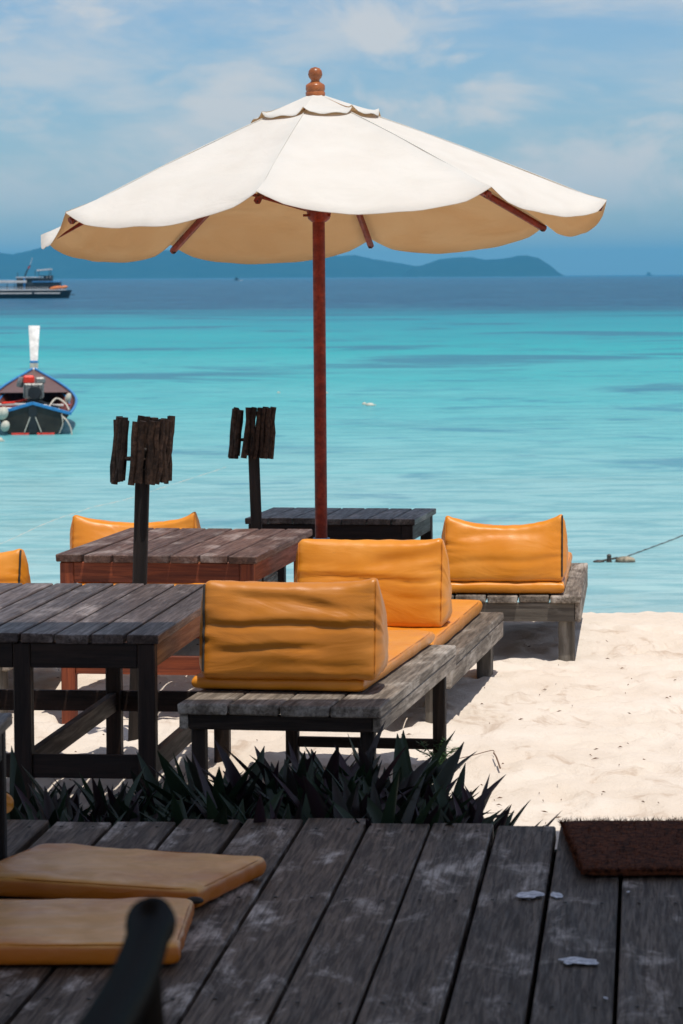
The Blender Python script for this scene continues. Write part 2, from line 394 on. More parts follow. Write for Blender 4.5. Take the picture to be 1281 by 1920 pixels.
def island(name, prof, Y, depth, label):
    """prof: skyline as (px, py); a wooded ridge with slopes falling to the sea on both sides"""
    pts = []
    for i in range(len(prof) - 1):
        (a, b), (c, d) = prof[i], prof[i + 1]; k = max(2, int((c - a) / 6))
        for j in range(k): t = j / k; pts.append((a + (c - a) * t, b + (d - b) * t))
    pts.append(prof[-1]); rows = [-1, -.75, -.5, -.28, -.1, 0, .15, .4, .7, 1.0]
    vs, fs = [], []
    for r in rows:
        for i, (px, py) in enumerate(pts):
            p = pty(px, py, Y); h = max(0, p.z - SEA)
            k = (1 - abs(r)) ** .8
            z = h * k * (1 + (.12 * mn.noise(Vector((p.x * .02, r * 3, 0))) if r else 0))
            z += (1.6 * mn.noise(Vector((p.x * .09, r * 9, 4))) + 1.0 * mn.noise(Vector((p.x * .25, r * 9, 7)))) * (1 if h * k > 4 else 0)
            vs.append((p.x, Y + r * depth * (.4 + .6 * min(1, h / 50)), SEA + z - (4 if abs(r) == 1 else 0)))
    n = len(pts)
    for j in range(len(rows) - 1):
        for i in range(n - 1): fs.append((j * n + i, j * n + i + 1, (j + 1) * n + i + 1, (j + 1) * n + i))
    o = link(name, mesh(name, vs, fs, True), MAT['island']); return tag(o, kind='structure')
island('hills', [(-420, 520), (-300, 492), (-180, 478), (-90, 466), (-30, 470), (25, 477), (50, 471), (75, 465), (100, 459), (130, 460), (180, 468), (240, 463),
       (300, 470), (360, 466), (430, 473), (500, 469), (560, 475), (612, 478), (640, 480), (665, 478), (700, 486), (740, 492),
       (775, 498), (800, 506), (830, 517)], 8200, 520, '')
island('hills', [(752, 517), (775, 500), (795, 497), (820, 487), (850, 483), (885, 482), (910, 487), (945, 485), (970, 480), (985, 478),
       (1010, 484), (1030, 497), (1042, 507), (1052, 515)], 7600, 380, '')

# the air between here and the islands
hb = [(-15600, -60), (15600, -60), (15600, 16200), (-15600, 16200)]
vs = [(x, y, -5.5) for x, y in hb] + [(x, y, 125) for x, y in hb]
haze = link('haze', mesh('haze', vs, [(3, 2, 1, 0), (4, 5, 6, 7), (0, 1, 5, 4), (1, 2, 6, 5), (2, 3, 7, 6), (3, 0, 4, 7)]))
w = M('haze'); pv = w.n('ShaderNodeVolumePrincipled'); pv.inputs['Color'].default_value = (.12, .60, 1.0, 1); pv.inputs['Density'].default_value = 1.15e-4
pv.inputs['Anisotropy'].default_value = 0.0
w.l(pv.outputs[0], w.out.inputs['Volume']); haze.data.materials.append(w.m); tag(haze, kind='stuff')

# ------------------------------------------------------------------ deck
dt = 572 / F                                               # run of the deck boards against the view
dv = Vector((math.sin(math.atan(dt)), math.cos(math.atan(dt)), 0)); du = Vector((dv.y, -dv.x, 0))
edge = ptz(690, 1543, DECK)                                # a board joint at the seaward edge
pitch = .1598
deck = link('deck', mesh('deck', *(lambda: (
    [(x, y, z) for (y0, y1) in ((7.2, 7.3), (5.6, 5.7), (4.0, 4.1), (2.4, 2.5), (.4, .5), (-1.6, -1.5)) for z in (.02, DECK - .05) for (x, y) in ((-5, y0), (5, y0), (5, y1), (-5, y1))],
    [tuple(8 * k + i for i in f) for k in range(6) for f in ((3, 2, 1, 0), (4, 5, 6, 7), (0, 1, 5, 4), (1, 2, 6, 5), (2, 3, 7, 6), (3, 0, 4, 7))]))()), MAT['bench_dark'])
tag(deck, kind='structure')
gapw = {0: .012, 1: .010, 2: .012, 3: .008, 4: .014, 5: .011}
endo = {-4: -.02, -3: .03, -2: .05, -1: .06, 0: -.0, 1: .012, 2: -.004, 3: -.012, 4: .0}
for k in range(-22, 24):
    rr = random.Random(k + 400)
    g = rr.uniform(.007, .014) if k > -3 else rr.uniform(.01, .024)
    off = rr.uniform(-.02, .02) if k not in endo else endo[k]
    L = 10.0; wd = pitch - g
    cpos = edge + du * (pitch * (k + .5)) - dv * (L / 2 - off) ; cpos.z = DECK - .018 + rr.uniform(-.002, .002)
    link('plank', beam_mesh(wd, L, .036, .0035, MAT['deck'], .0025, k), None, deck, cpos, (0, 0, -math.atan(dt)))
tag(link('soil_under_deck', mesh('soil', [(-6, -8, .03), (6, -8, .03), (6, 8.0, .03), (-6, 8.0, .03)], [(0, 1, 2, 3)]), MAT['soil']), kind='structure')
beam('fascia', (edge - du * 4 - dv * .08) + Vector((0, 0, -.16)), (edge + du * 4 - dv * .08) + Vector((0, 0, -.16)), .04, .22, MAT['bench_dark'], deck, .003)
nail = lathe_mesh([(.0045, 0), (.005, .001), (.003, .0022), (.0002, .0024)], 8); nail.materials.append(MAT['zip'])
for k in range(-9, 7):
    for yy in (-.12, -1.0, -2.0):
        for sx_ in (.25, .75):
            p = edge + du * (pitch * (k + sx_)) + dv * (yy + .01 * ((k * 7) % 3)); p.z = DECK + .0015; link('nail', nail, None, deck, p)
# pale splashes on the boards
def splat(px, py, w_, h_, seed):
    p = ptz(px, py, DECK + .0045); rr = random.Random(seed); n = 22; vs = [(0, 0, .0025)]
    for k in range(n):
        t = 2 * math.pi * k / n; r = 1 + .25 * math.sin(t * 2 + seed) + .12 * math.sin(t * 5 + seed * 2) + rr.uniform(-.07, .07)
        vs.append((w_ * r * math.cos(t), h_ * r * math.sin(t), 0))
    o = link('paint_splash', mesh('splash', vs, [(0, 1 + k, 1 + (k + 1) % n) for k in range(n)], True), MAT['splash'], deck, p)
w = M('pale_splash'); nz = w.noise(w.coord('Object'), 60, 4)
MAT['splash'] = w.done(w.bsdf(w.mix(w.rng(nz, .35, .6), (.82, .83, .86), (.45, .46, .5)), .6, .3))
splat(994, 1677, .026, .045, 1); splat(1044, 1678, .011, .040, 2); splat(1088, 1801, .034, .034, 3); splat(1136, 1871, .005, .008, 4); splat(1066, 1804, .012, .016, 5)
splat(1178, 1672, .004, .008, 6)

# ------------------------------------------------------------------ tables, benches
def axes(t):
    a = math.atan(t); return Vector((math.cos(a), -math.sin(a), 0)), Vector((math.sin(a), math.cos(a), 0)), -a
def make_table(name, label, fr, t, W, L, H, planks, top_m, frame_m, leg=.055, legs_x=None, rail=.24, base=0.0, side_m=None, group=None, th=.028, tilt=(0, 0), apron=.075, inset=.018, cat='table', rails=True):
    u, v, rz = axes(t); c = fr - u * (W / 2) + v * (L / 2)
    o = empty(name, (c.x, c.y, base), rz); o.rotation_euler = (tilt[0], tilt[1], rz)
    tag(o, label, cat, group); H = H - base
    pw = W / planks
    for k in range(planks):
        rr = random.Random(hash((round(fr.x, 3), k)) & 0xffff)
        d = rr.uniform(-.006, .008)
        beam('plank', (-W / 2 + pw * (k + .5), -L / 2 - d, H - th / 2 + rr.uniform(-.0015, .0015)), (-W / 2 + pw * (k + .5), L / 2 + rr.uniform(-.008, .008), H - th / 2),
             pw - rr.uniform(.006, .012), th, top_m, o, .003, .0015, k)
    z1 = H - th - .001; ins = inset + leg / 2
    xsx = legs_x or (-W / 2 + ins, W / 2 - ins)
    ye = L / 2 - ins
    for sy in (-1, 1):
        for x in xsx: beam('leg', (x, sy * ye, -.06), (x, sy * ye, z1), leg, leg, frame_m, o, .004)
        a, b = xsx[0], xsx[-1]
        beam('apron', (a + leg / 2 + .001, sy * (ye + leg / 2 - .014), z1 - apron / 2), (b - leg / 2 - .001, sy * (ye + leg / 2 - .014), z1 - apron / 2), .022, apron, frame_m, o, .002) if len(xsx) == 2 else None
        if len(xsx) > 2:
            for i in range(len(xsx) - 1):
                beam('apron', (xsx[i] + leg / 2 + .001, sy * (ye + leg / 2 - .014), z1 - apron / 2), (xsx[i + 1] - leg / 2 - .001, sy * (ye + leg / 2 - .014), z1 - apron / 2), .022, apron, frame_m, o, .002)
        if rails and rail:
            for i in range(len(xsx) - 1):
                beam('stretcher', (xsx[i] + leg / 2 + .001, sy * ye, rail - .035), (xsx[i + 1] - leg / 2 - .001, sy * ye, rail - .035), .024, .07, frame_m, o, .002)
    for x in xsx:
        s = 1 if x >= 0 else -1
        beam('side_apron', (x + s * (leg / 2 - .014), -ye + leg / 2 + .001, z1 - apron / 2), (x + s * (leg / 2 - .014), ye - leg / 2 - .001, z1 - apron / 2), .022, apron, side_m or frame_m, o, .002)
        if rails and rail:
            beam('side_stretcher', (x, -ye + leg / 2 + .001, rail - .036), (x, ye - leg / 2 - .001, rail - .036), .024, .066, frame_m, o, .002)
    return o
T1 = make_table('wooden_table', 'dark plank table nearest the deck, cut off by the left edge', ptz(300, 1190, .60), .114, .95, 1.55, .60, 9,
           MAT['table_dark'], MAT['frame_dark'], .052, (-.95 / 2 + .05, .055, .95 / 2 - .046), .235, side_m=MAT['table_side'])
T2 = make_table('wooden_table', 'reddish brown plank table behind the nearer stick lamp', ptz(482, 1043, .62), .155, .77, 1.28, .62, 7,
           MAT['table_red'], MAT['frame_red'], .052, None, .24)
T3 = make_table('wooden_table', 'grey weathered plank table behind the umbrella pole at the water', ptz(780, 974, .50), .17, .83, .72, .50, 7,
           MAT['table_grey'], MAT['frame_dark'], .055, None, 0, base=-.03)
u0 = ptz(32, 1336, .625)
T4 = make_table('wooden_table', 'low wooden table standing on the deck at the left edge', Vector((u0.x - .05, u0.y - 1.1, 0)), .04, .6, 1.1, .625, 5,
           MAT['table_dark'], MAT['frame_dark'], .045, None, 0, base=DECK + .02)

def make_bench(label, fr, t, W, L, H, planks, top_m, frame_m, leg_m, leg=.045, legd=None, th=.03, beamh=.07, edge_board=0, rail=None, name='wooden_bench', under=.3):
    u, v, rz = axes(t); c = fr - u * (W / 2) + v * (L / 2)
    o = empty(name, (c.x, c.y, 0), rz); tag(o, label, 'bench', 'low benches on the sand'); pw = W / planks; legd = legd or leg
    for k in range(planks):
        rr = random.Random(hash((round(fr.y, 3), k)) & 0xffff); d = rr.uniform(-.008, .008)
        beam('plank', (-W / 2 + pw * (k + .5), -L / 2 - d, H - th / 2 + rr.uniform(-.002, .002)), (-W / 2 + pw * (k + .5), L / 2 + rr.uniform(-.01, .01), H - th / 2),
             pw - rr.uniform(.004, .010), th, top_m, o, .004, .002, k)
    z1 = H - th - .001
    for s in (-1, 1):
        x = s * (W / 2 - .016)
        beam('side_beam', (x, -L / 2 + .012, z1 - beamh / 2), (x, L / 2 - .012, z1 - beamh / 2), .026, beamh, top_m, o, .004)
        beam('end_beam', (-W / 2 + .031, s * (L / 2 - .03), z1 - beamh / 2), (W / 2 - .031, s * (L / 2 - .03), z1 - beamh / 2), .03, beamh, frame_m, o, .003)
        for sx_ in (-1, 1):
            xl = sx_ * (W / 2 - .031 - leg / 2); yl = s * (L / 2 - .048 - legd / 2)
            beam('leg', (xl, yl, -.08), (xl, yl, z1 - .002), leg, legd, leg_m, o, .004, up=(1, 0, 0))
        if rail: beam('stretcher', (-W / 2 + .031 + leg, s * (L / 2 - .048 - legd / 2), rail), (W / 2 - .031 - leg, s * (L / 2 - .048 - legd / 2), rail), .03, .034, frame_m, o, .003)
    return o, c, u, v, rz
B1 = make_bench('tall grey bench nearest the deck on thin black legs', ptz(716, 1326, .40), .178, .61, 1.58, .40, 4, MAT['bench'], MAT['bench_dark'], MAT['bench_dark'], .042, .042, .032, .045, rail=.07)
B2 = make_bench('low weathered bench between the nearest bench and the far right bench', Vector((.395, 11.5, 0)), .165, .62, 1.70, .257, 4, MAT['bench'], MAT['bench_dark'], MAT['bench_leg'], .082, .06, .03, .07)
B3 = make_bench('weathered bench at the right nearest the water', ptz(1091, 1118, .28), .095, .68, 1.6, .28, 5, MAT['bench'], MAT['bench_leg'], MAT['bench_leg'], .07, .07, .03, .08)
B4 = make_bench('bench behind the reddish table, mostly hidden', Vector((-.46, 13.6, 0)), .10, .74, 1.6, .28, 5, MAT['bench'], MAT['bench_leg'], MAT['bench_leg'], .07, .07, .03, .08)
B5 = make_bench('bench at the left edge behind the dark table', Vector((-1.25, 11.9, 0)), .14, .62, 1.6, .29, 4, MAT['bench'], MAT['bench_leg'], MAT['bench_leg'], .07, .07, .03, .08)

# ------------------------------------------------------------------ cushions and mats
def wedge_mesh(W, D, H, apex, sag=.1, seed=0, fold=.007, puff=.022, tipr=0.0, tipl=0.0, lean=0.0, zipe=0, creases=()):
    N, MX = 84, 64
    tri = [Vector((0, 0)), Vector((apex, H)), Vector((D, 0))]; tb2 = Vector((apex + .075, H - .012))   # front bottom, top, rear bottom (y, z)
    per = []; side = []
    for e in range(3):
        a, b = tri[e], tri[(e + 1) % 3]; k = (30, 30, 24)[e]
        for i in range(k):
            if e == 1: per.append(a.lerp(tb2, i / 10) if i < 10 else tb2.lerp(b, (i - 10) / 20))
            else: per.append(a.lerp(b, i / k))
            side.append((e, i / k))
    for _ in range(5): per = [(per[i - 1] + per[i] * 2 + per[(i + 1) % N]) / 4 for i in range(N)]
    cen = (tri[0] + tri[1] + tri[2]) / 3; vs = []
    for j in range(MX + 1):
        uu = -1 + 2 * j / MX; uu = math.copysign(abs(uu) ** .8, uu)
        for i, p in enumerate(per):
            e, s = side[i]; y, z = p
            zz = z / H; d = z
            sg = sag * (1 - abs(uu) ** 2.2); tip = (tipr if uu > 0 else tipl) * abs(uu) ** 9
            z = z * (1 - sg * zz + tip * zz)
            nx_ = 0
            bul = math.sin(math.pi * s) ** .7 if e < 2 else 0
            body = (1 - abs(uu) ** 5)
            q = Vector((uu * W * 2.0 + seed, z * 17 + seed * 3, seed * 1.7))
            if e == 0:
                hh = z / H + .05 * mn.noise(Vector((uu * 1.1 + seed, seed * .7, 0)))
                fo = 0
                for (hc_, sl, wd_, am, x0, x1) in creases:
                    dd = (hh - hc_ - sl * uu) / wd_
                    ext = max(0, min(1, (uu - x0) * 3)) * max(0, min(1, (x1 - uu) * 3))
                    fo += am * ext * (math.exp(-dd * dd) * (-1) + .55 * math.exp(-(dd - 2.2) ** 2 / 3))
                gather = .008 * mn.noise(Vector((seed + 5, z * 60, uu * 1.5))) * abs(uu) ** 5
                dent = -.010 * max(0, mn.noise(Vector((uu * 1.4 + seed, z * 6, 2.2))))
                y -= puff * bul * body + (fold / .008 * fo + dent) * (.5 + .5 * body) * bul ** .4 + gather * bul
            elif e == 1:
                f = mn.noise(Vector((q.x * 1.4, z * 14, seed + 9)))
                y += puff * bul * body + .008 * f * bul
                z += .3 * puff * bul * body
            y += .006 * mn.noise(Vector((uu * 2 + seed, z * 5, 3)))
            ec = max(0, (abs(uu) - .94) / .06) ** 2 * .045; y += (cen.x - y) * ec; z += (cen.y - z) * ec
            vs.append((uu * W / 2 + lean * z, y, z + .003 * mn.noise(Vector((uu * 6, y * 20, seed)))))
    fs = []
    for j in range(MX):
        for i in range(N): i2 = (i + 1) % N; fs.append((j * N + i, (j + 1) * N + i, (j + 1) * N + i2, j * N + i2))
    for end in (0, 1):                                                     # the puffed triangular ends
        base = (MX if end else 0) * N; sgn = 1 if end else -1
        ring0 = list(range(base, base + N)); cv = Vector((sgn * W / 2 + lean * cen.y, cen.x, cen.y))
        for k in range(1, 7):
            f = 1 - k / 6.5; ring = []
            for i in range(N):
                p = Vector(vs[base + i]); q = cv.lerp(p, f)
                q.x += sgn * .024 * (1 - f ** 3) + sgn * .005 * mn.noise(Vector((q.y * 18, q.z * 18, seed + end)))
                ring.append(len(vs)); vs.append(tuple(q))
            for i in range(N):
                i2 = (i + 1) % N
                fs.append((ring0[i], ring[i], ring[i2], ring0[i2]) if end else (ring0[i2], ring[i2], ring[i], ring0[i]))
            ring0 = ring
        fs.append(tuple(reversed(ring0)) if end else tuple(ring0))
    me = mesh('wedge_cushion', vs, fs, True)
    front = {e: [Vector(vs[(MX if e else 0) * N + i]) for i in range(1, 31)] for e in (0, 1)}
    return me, front
def fix_normals(me):
    bm = bmesh.new(); bm.from_mesh(me); bmesh.ops.recalc_face_normals(bm, faces=bm.faces); bm.to_mesh(me); bm.free(); return me
def wedge(label, loc, t, W, D, H, apex, zip_end, seed, mat='vinyl', **k):
    u, v, rz = axes(t); me, front = wedge_mesh(W, D, H, apex, seed=seed, zipe=zip_end, **k); fix_normals(me)
    o = empty('wedge_cushion', loc, rz); tag(o, label, 'cushion', 'orange wedge cushions')
    link('cover', me, MAT[mat], o)
    for e in (0, 1):
        sgn = 1 if e else -1
        pts = [p + Vector((sgn * .001, -.003, 0)) for p in front[e]][1:]
        if e == zip_end: tube('zipper', pts, .0042, MAT['zip'], o, 6)
        else: tube('seam', pts, .0022, MAT['seam'], o, 6)
    return o
def pad_mesh(W, L, T, seed=0, lump=.006, pw=34):
    def ax(n):
        o = []
        for i in range(n + 1):
            q = -1 + 2 * i / n; o.append(math.copysign(1 - (1 - abs(q)) ** 2.2, q))
        return o
    a, b = ax(36), ax(48); vs, fs = [], []
    for s in (1, -1):
        for v_ in b:
            for u_ in a:
                h = ((1 - abs(u_) ** pw) * (1 - abs(v_) ** pw)) ; h = max(h, 0) ** .30
                z = s * T / 2 * h
                if s > 0: z += lump * mn.noise(Vector((u_ * 2.2 + seed, v_ * 3, seed))) * h + lump * .4 * mn.noise(Vector((u_ * 7, v_ * 9, seed))) * h
                x = u_ * W / 2 + .004 * mn.noise(Vector((v_ * 4, seed, s * 0)));  y = v_ * L / 2 + .005 * mn.noise(Vector((u_ * 4, seed + 3, 0)))
                vs.append((x, y, z + T / 2))
    n, m = len(a), len(b)
    for s in range(2):
        o = s * n * m
        for j in range(m - 1):
            for i in range(n - 1):
                f = (o + j * n + i, o + j * n + i + 1, o + (j + 1) * n + i + 1, o + (j + 1) * n + i)
                fs.append(f if s == 0 else f[::-1])
    me = mesh('mat', vs, fs, True); bm = bmesh.new(); bm.from_mesh(me); bmesh.ops.remove_doubles(bm, verts=bm.verts, dist=1e-5); bm.to_mesh(me); bm.free()
    me.polygons.foreach_set('use_smooth', [True] * len(me.polygons)); return me
def rim_pts(W, L, z, k=.97):
    pts = []
    for i in range(41):
        a = 2 * math.pi * i / 40; c, s = math.cos(a), math.sin(a)
        pts.append((W / 2 * k * math.copysign(abs(c) ** .12, c), L / 2 * k * math.copysign(abs(s) ** .12, s), z))
    return pts
def pad(label, loc, rz, W, L, T, mat, seed, group='orange seat mats', lump=.006):
    o = empty('seat_mat', loc, rz); tag(o, label, 'mat', group)
    link('cover', pad_mesh(W, L, T, seed, lump), mat, o)
    tube('piping', rim_pts(W, L, T * .90, .982), .0018, MAT['seam'], o, 6)
    return o
def on_bench(B, H, x, y): c, u, v = B[1], B[2], B[3]; p = c + u * x + v * y; return Vector((p.x, p.y, H))
# nearest bench
pad('orange mat on the tall bench nearest the deck', Vector((.062 - .98 * .265 + .19 * .67, 9.52 + .19 * .265 + .98 * .67, .402)), -.19, .53, 1.34, .046, MAT['vinyl'], 2)
c1 = ptz(541, 1276, .442)
wedge('large shaded orange wedge cushion on the nearest bench, black zip at left', c1, .13, .52, .29, .298, .045, 0, 4, 'vinyl_shaded', sag=.035, fold=.008, tipr=.05, tipl=.0, creases=((.56, .0, .035, .0085, -1.3, 1.3), (.33, .02, .03, .006, -1.3, .5), (.80, -.10, .05, .009, -.75, .75), (.16, .0, .04, .004, -.4, 1.3)))
# second bench
pad('orange mat on the low bench behind the nearest cushion', on_bench(B2, .259, -.035, .05), B2[4], .52, 1.5, .062, MAT['vinyl'], 5)
c2 = ptz(691, 1178, .318)
wedge('sunlit orange wedge cushion in the middle, behind the nearest cushion', c2, .15, .55, .31, .335, .06, 2, 11, sag=.02, fold=.008, tipr=.03, creases=((.56, .0, .025, .007, -1.3, 1.3), (.72, .16, .07, .010, -.1, 1.2), (.35, .03, .04, .004, .2, 1.3)))
# right bench
pad('orange mat on the bench nearest the water', on_bench(B3, .282, .0, .0), B3[4], .53, 1.54, .058, MAT['vinyl'], 8)
c3 = ptz(944, 1092, .335)
wedge('orange wedge cushion with sagging top by the water, black zip at right', c3, .09, .50, .30, .285, .065, 1, 17, sag=.17, fold=.008, tipr=.05, tipl=.02, creases=((.32, .03, .05, .004, -1.3, 1.2), (.72, .05, .06, .005, -1.0, .8)))
# behind the red table
pad('orange mat behind the reddish table', on_bench(B4, .282, -.05, -.02), B4[4], .56, 1.45, .055, MAT['vinyl'], 12)
c4 = ptz(248, 1094, .335)
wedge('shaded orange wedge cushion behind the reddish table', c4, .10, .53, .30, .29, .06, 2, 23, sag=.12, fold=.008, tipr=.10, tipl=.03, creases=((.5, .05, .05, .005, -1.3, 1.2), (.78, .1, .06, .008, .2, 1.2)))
# left edge
pad('orange mat on the bench at the left edge', on_bench(B5, .292, 0, 0), B5[4], .52, 1.45, .05, MAT['vinyl'], 14)
wedge('sunlit orange wedge cushion at the left edge, zip at its right', Vector((-1.50, 12.15, .345)), .12, .53, .28, .27, .07, 1, 31, sag=.1, fold=.008, tipr=.04, creases=((.6, -.12, .05, .008, -.2, 1.2), (.3, .05, .05, .005, -1.3, 1.2)))
# loose mats on the deck
fl, fr_, nr_ = ptz(95, 1578, .335), ptz(503, 1602, .335), ptz(372, 1662, .335); ma = (fl + nr_) / 2; rza = math.atan2(fr_.y - fl.y, fr_.x - fl.x)
MA = pad('pale orange mat lying farther out on the deck with an open zip', Vector((ma.x - .012, ma.y, DECK + .004)), rza, (fr_ - fl).length + .02, (fr_ - nr_).length + .01, .048, MAT['vinyl_pale'], 3, 'loose mats on the deck')
zo = ptz(366, 1688, .308); q = MA.matrix_basis.inverted() @ zo
link('zip_opening', ball_mesh(.020, .010, .008), MAT['zip'], MA, q)
mb = ptz(340, 1765, .335)
pad('pale orange mat nearest the camera on the deck', Vector((mb.x - .31, mb.y + .24, DECK + .004)), -.02, .62, .47, .048, MAT['vinyl_pale'], 6, 'loose mats on the deck')
wedge('orange cushion half hidden behind the leg of the deck table', ptz(-82, 1532, DECK + .004), .0, .23, .12, .06, .03, 0, 41)

# ------------------------------------------------------------------ umbrella
ub = ptz(602, 1024, .40); UY = 14.64
ub = pty(603, 1020, UY); UX = ub.x
um = empty('beach_umbrella', (UX, UY, 0)); tag(um, 'large cream canvas umbrella on a red brown wooden pole', 'umbrella')
rimc = pty(597.5, 415.5, UY); RZ = rimc.z; RR = 539 * UY / F
tz = pty(595, 173, UY).z
link('pole', tube_mesh([(0, 0, .1), (-.006, 0, tz - .02)], .0285, 16), MAT['pole'], um)
link('base', lathe_mesh([(.25, -.05), (.26, 0), (.26, .06), (.24, .085), (.06, .10), (.05, .12)], 28), MAT['concrete'], um)
link('socket', lathe_mesh([(.036, .10), (.036, .425), (.039, .428), (.039, .452), (.031, .452)], 20), MAT['blue_plastic'], um)
hubm = lathe_mesh([(.032, -.045), (.05, -.03), (.056, 0), (.056, .03), (.046, .045), (.032, .05)], 20)
link('runner_hub', hubm, MAT['pole'], um, (-.003, 0, pty(597, 398, UY).z))
tube('pin', [(-.075, -.03, pty(597, 404, UY).z), (.05, -.03, pty(597, 404, UY).z)], .006, MAT['pole'], um, 8)
link('finial', lathe_mesh([(.044, -.012), (.045, .003), (.041, .010), (.044, .017), (.044, .036), (.040, .042), (.026, .050), (.019, .057), (.021, .064), (.029, .073), (.033, .086), (.030, .103), (.020, .115), (.003, .120)], 24, 35),
     MAT['finial'], um, (-.016, .02, tz - .005))
# the canopy is tipped a little: higher on the near side and on the right
TILT = Vector((.038, -.073))
def tl(p):
    p = Vector(p); h = p.z - RZ
    return Vector((p.x - TILT.x * h * .6 - .003, p.y - TILT.y * h * .6, p.z + TILT.x * p.x + TILT.y * p.y))
apz = pty(595, 178, UY).z
def rib_pt(k, r):                                      # r: 0 axis .. 1 tip
    th = R(-11 + 45 * k); s, c_ = math.sin(th), -math.cos(th)
    z = RZ + (apz - RZ) * (1 - r) ** .98 + .010 * math.sin(math.pi * r)
    return Vector((RR * r * s, RR * r * c_, z))
def panel(k, r0, r1, drop, bulge, nr=22, ns=26, seed=0, lift=0.0, flip=.0):
    vs, fs = [], []
    for i in range(nr + 1):
        r = r0 + (r1 - r0) * i / nr; f = (i / nr)
        a, b = rib_pt(k, r), rib_pt(k + 1, r)
        for j in range(ns + 1):
            s = j / ns; p = a.lerp(b, s); w_ = 4 * s * (1 - s)
            m = (1 - (2 * abs(s - .5)) ** 2.5)
            p.z -= drop * m * f ** 7 + bulge * w_ * math.sin(math.pi * min(1, f * .9)) * .5
            out = Vector((p.x, p.y, 0)).normalized() if r > .01 else Vector((0, 0, 0))
            p += out * (.028 * m * f ** 5)
            p.z += .010 * f * mn.noise(Vector((p.x * 3.1, p.y * 3.1, seed + k))) + .006 * mn.noise(Vector((p.x * 8, p.y * 8, seed + k * 3))) * w_
            edge_lift = .020 * (1 - min(1, min(s, 1 - s) * 9)) * f ** 9
            p.z += edge_lift + lift
            if flip and i == nr: p.z += flip * math.sin(s * math.pi * 4 + k)
            vs.append(tl(p))
    n0 = len(vs); vs += [v + Vector((0, 0, -.003)) for v in vs]
    for i in range(nr):
        for j in range(ns):
            f = (i * (ns + 1) + j, (i + 1) * (ns + 1) + j, (i + 1) * (ns + 1) + j + 1, i * (ns + 1) + j + 1)
            fs += [f, tuple(q + n0 for q in reversed(f))]
    for j in range(ns): q = nr * (ns + 1) + j; fs.append((q + 1, q, q + n0, q + n0 + 1))
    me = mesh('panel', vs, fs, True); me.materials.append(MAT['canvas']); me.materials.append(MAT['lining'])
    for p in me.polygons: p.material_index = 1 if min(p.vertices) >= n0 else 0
    return me
for k in range(8): link('canopy_panel', panel(k, .17, 1.0, .076, .035, seed=3), None, um)
for k in range(8): tube('panel_seam', [tl(rib_pt(k, r_) + Vector((0, 0, .003 + .02 * (r_ > .97)))) for r_ in (.18, .3, .45, .6, .75, .88, .96)], .0022, MAT['canvas'], um, 6)
for k in range(8): link('vent_panel', panel(k, .02, .222, .012, .0, 12, 14, 9, .014, .004), None, um)
for k in range(8):
    th = R(-11 + 45 * k); pts = [tl(rib_pt(k, r) + Vector((0, 0, -.026 - .012 * (1 - r)))) for r in (.03, .15, .3, .45, .6, .75, .88, .985)]
    for i in range(1): rib = link('rib', tube_mesh(pts, .017, 6), MAT['pole'], um)
    tipb = tl(rib_pt(k, .975) + Vector((0, 0, -.028))); link('rib_tip', ball_mesh(.014, .014, .018), MAT['black_metal'], rib, tipb)
    hz = pty(597, 398, UY).z; q = tl(rib_pt(k, .5) + Vector((0, 0, -.04)))
    tube('strut', [(-.003 + .05 * math.sin(th), -.05 * math.cos(th), hz + .01), q], .009, MAT['pole'], um, 6)

# ------------------------------------------------------------------ stick lamps
def stick_lamp(label, top_px, base_px, Y, head, hw, hh, seed):
    """a square post carrying a ring of upright driftwood sticks"""
    t = pty(*top_px, Y); b = pty(*base_px, Y); b = t + (b - t) * ((t.z + .1) / (t.z - b.z))
    o = empty('stick_lamp', (b.x, Y, 0)); tag(o, label, 'lamp', 'driftwood stick lamps')
    rel = lambda p: Vector((p.x - b.x, p.y - Y, p.z))
    beam('post', rel(b), rel(t), .05, .05, MAT['post'], o, .004)
    hc = pty(*head, Y); hc = rel(hc); rr = random.Random(seed); n = 24
    angs = [i / n for i in range(n)]
    for i in range(n):
        a = 2 * math.pi * (i + rr.uniform(-.25, .25)) / n
        if abs(((a - 4.15 + math.pi) % (2 * math.pi)) - math.pi) < .2 or abs(((a - 2.1 + math.pi) % (2 * math.pi)) - math.pi) < .22: continue
        x, y = math.cos(a) * (hw / 2 - .012), math.sin(a) * hw * .33
        r = rr.uniform(.009, .0155); z0 = -hh / 2 + rr.uniform(-.006, .010); z1 = hh / 2 + rr.uniform(-.012, .007)
        pts = [Vector((x + rr.uniform(-.004, .004), y, z0 + (z1 - z0) * f)) + hc for f in (0, .25, .5, .75, 1)]
        pts = [p + Vector((rr.uniform(-.003, .003) + .018 * (p.z - hc.z) / hh, rr.uniform(-.003, .003), 0)) for p in pts]
        tube('stick', pts, [r * rr.uniform(.85, 1.12) for _ in pts], MAT['stick'], o, 7)
    ring = [Vector((math.cos(2 * math.pi * i / 20) * (hw / 2 - .026), math.sin(2 * math.pi * i / 20) * hw * .27, -.03)) + hc for i in range(21)]
    tube('hoop', ring, .006, MAT['stick'], o, 6)
    link('lamp_cup', lathe_mesh([(.03, -.05), (.04, -.045), (.04, .02), (.034, .02)], 14), MAT['post'], o, hc + Vector((0, 0, -.02)))
stick_lamp('nearer and taller stick lamp in front of the reddish table', (269, 840), (262, 1095), 11.4, (268, 844), .212, .232, 5)
stick_lamp('farther stick lamp beside the grey table by the water', (474, 800), (481, 985), 14.6, (474, 812), .205, .228, 9)

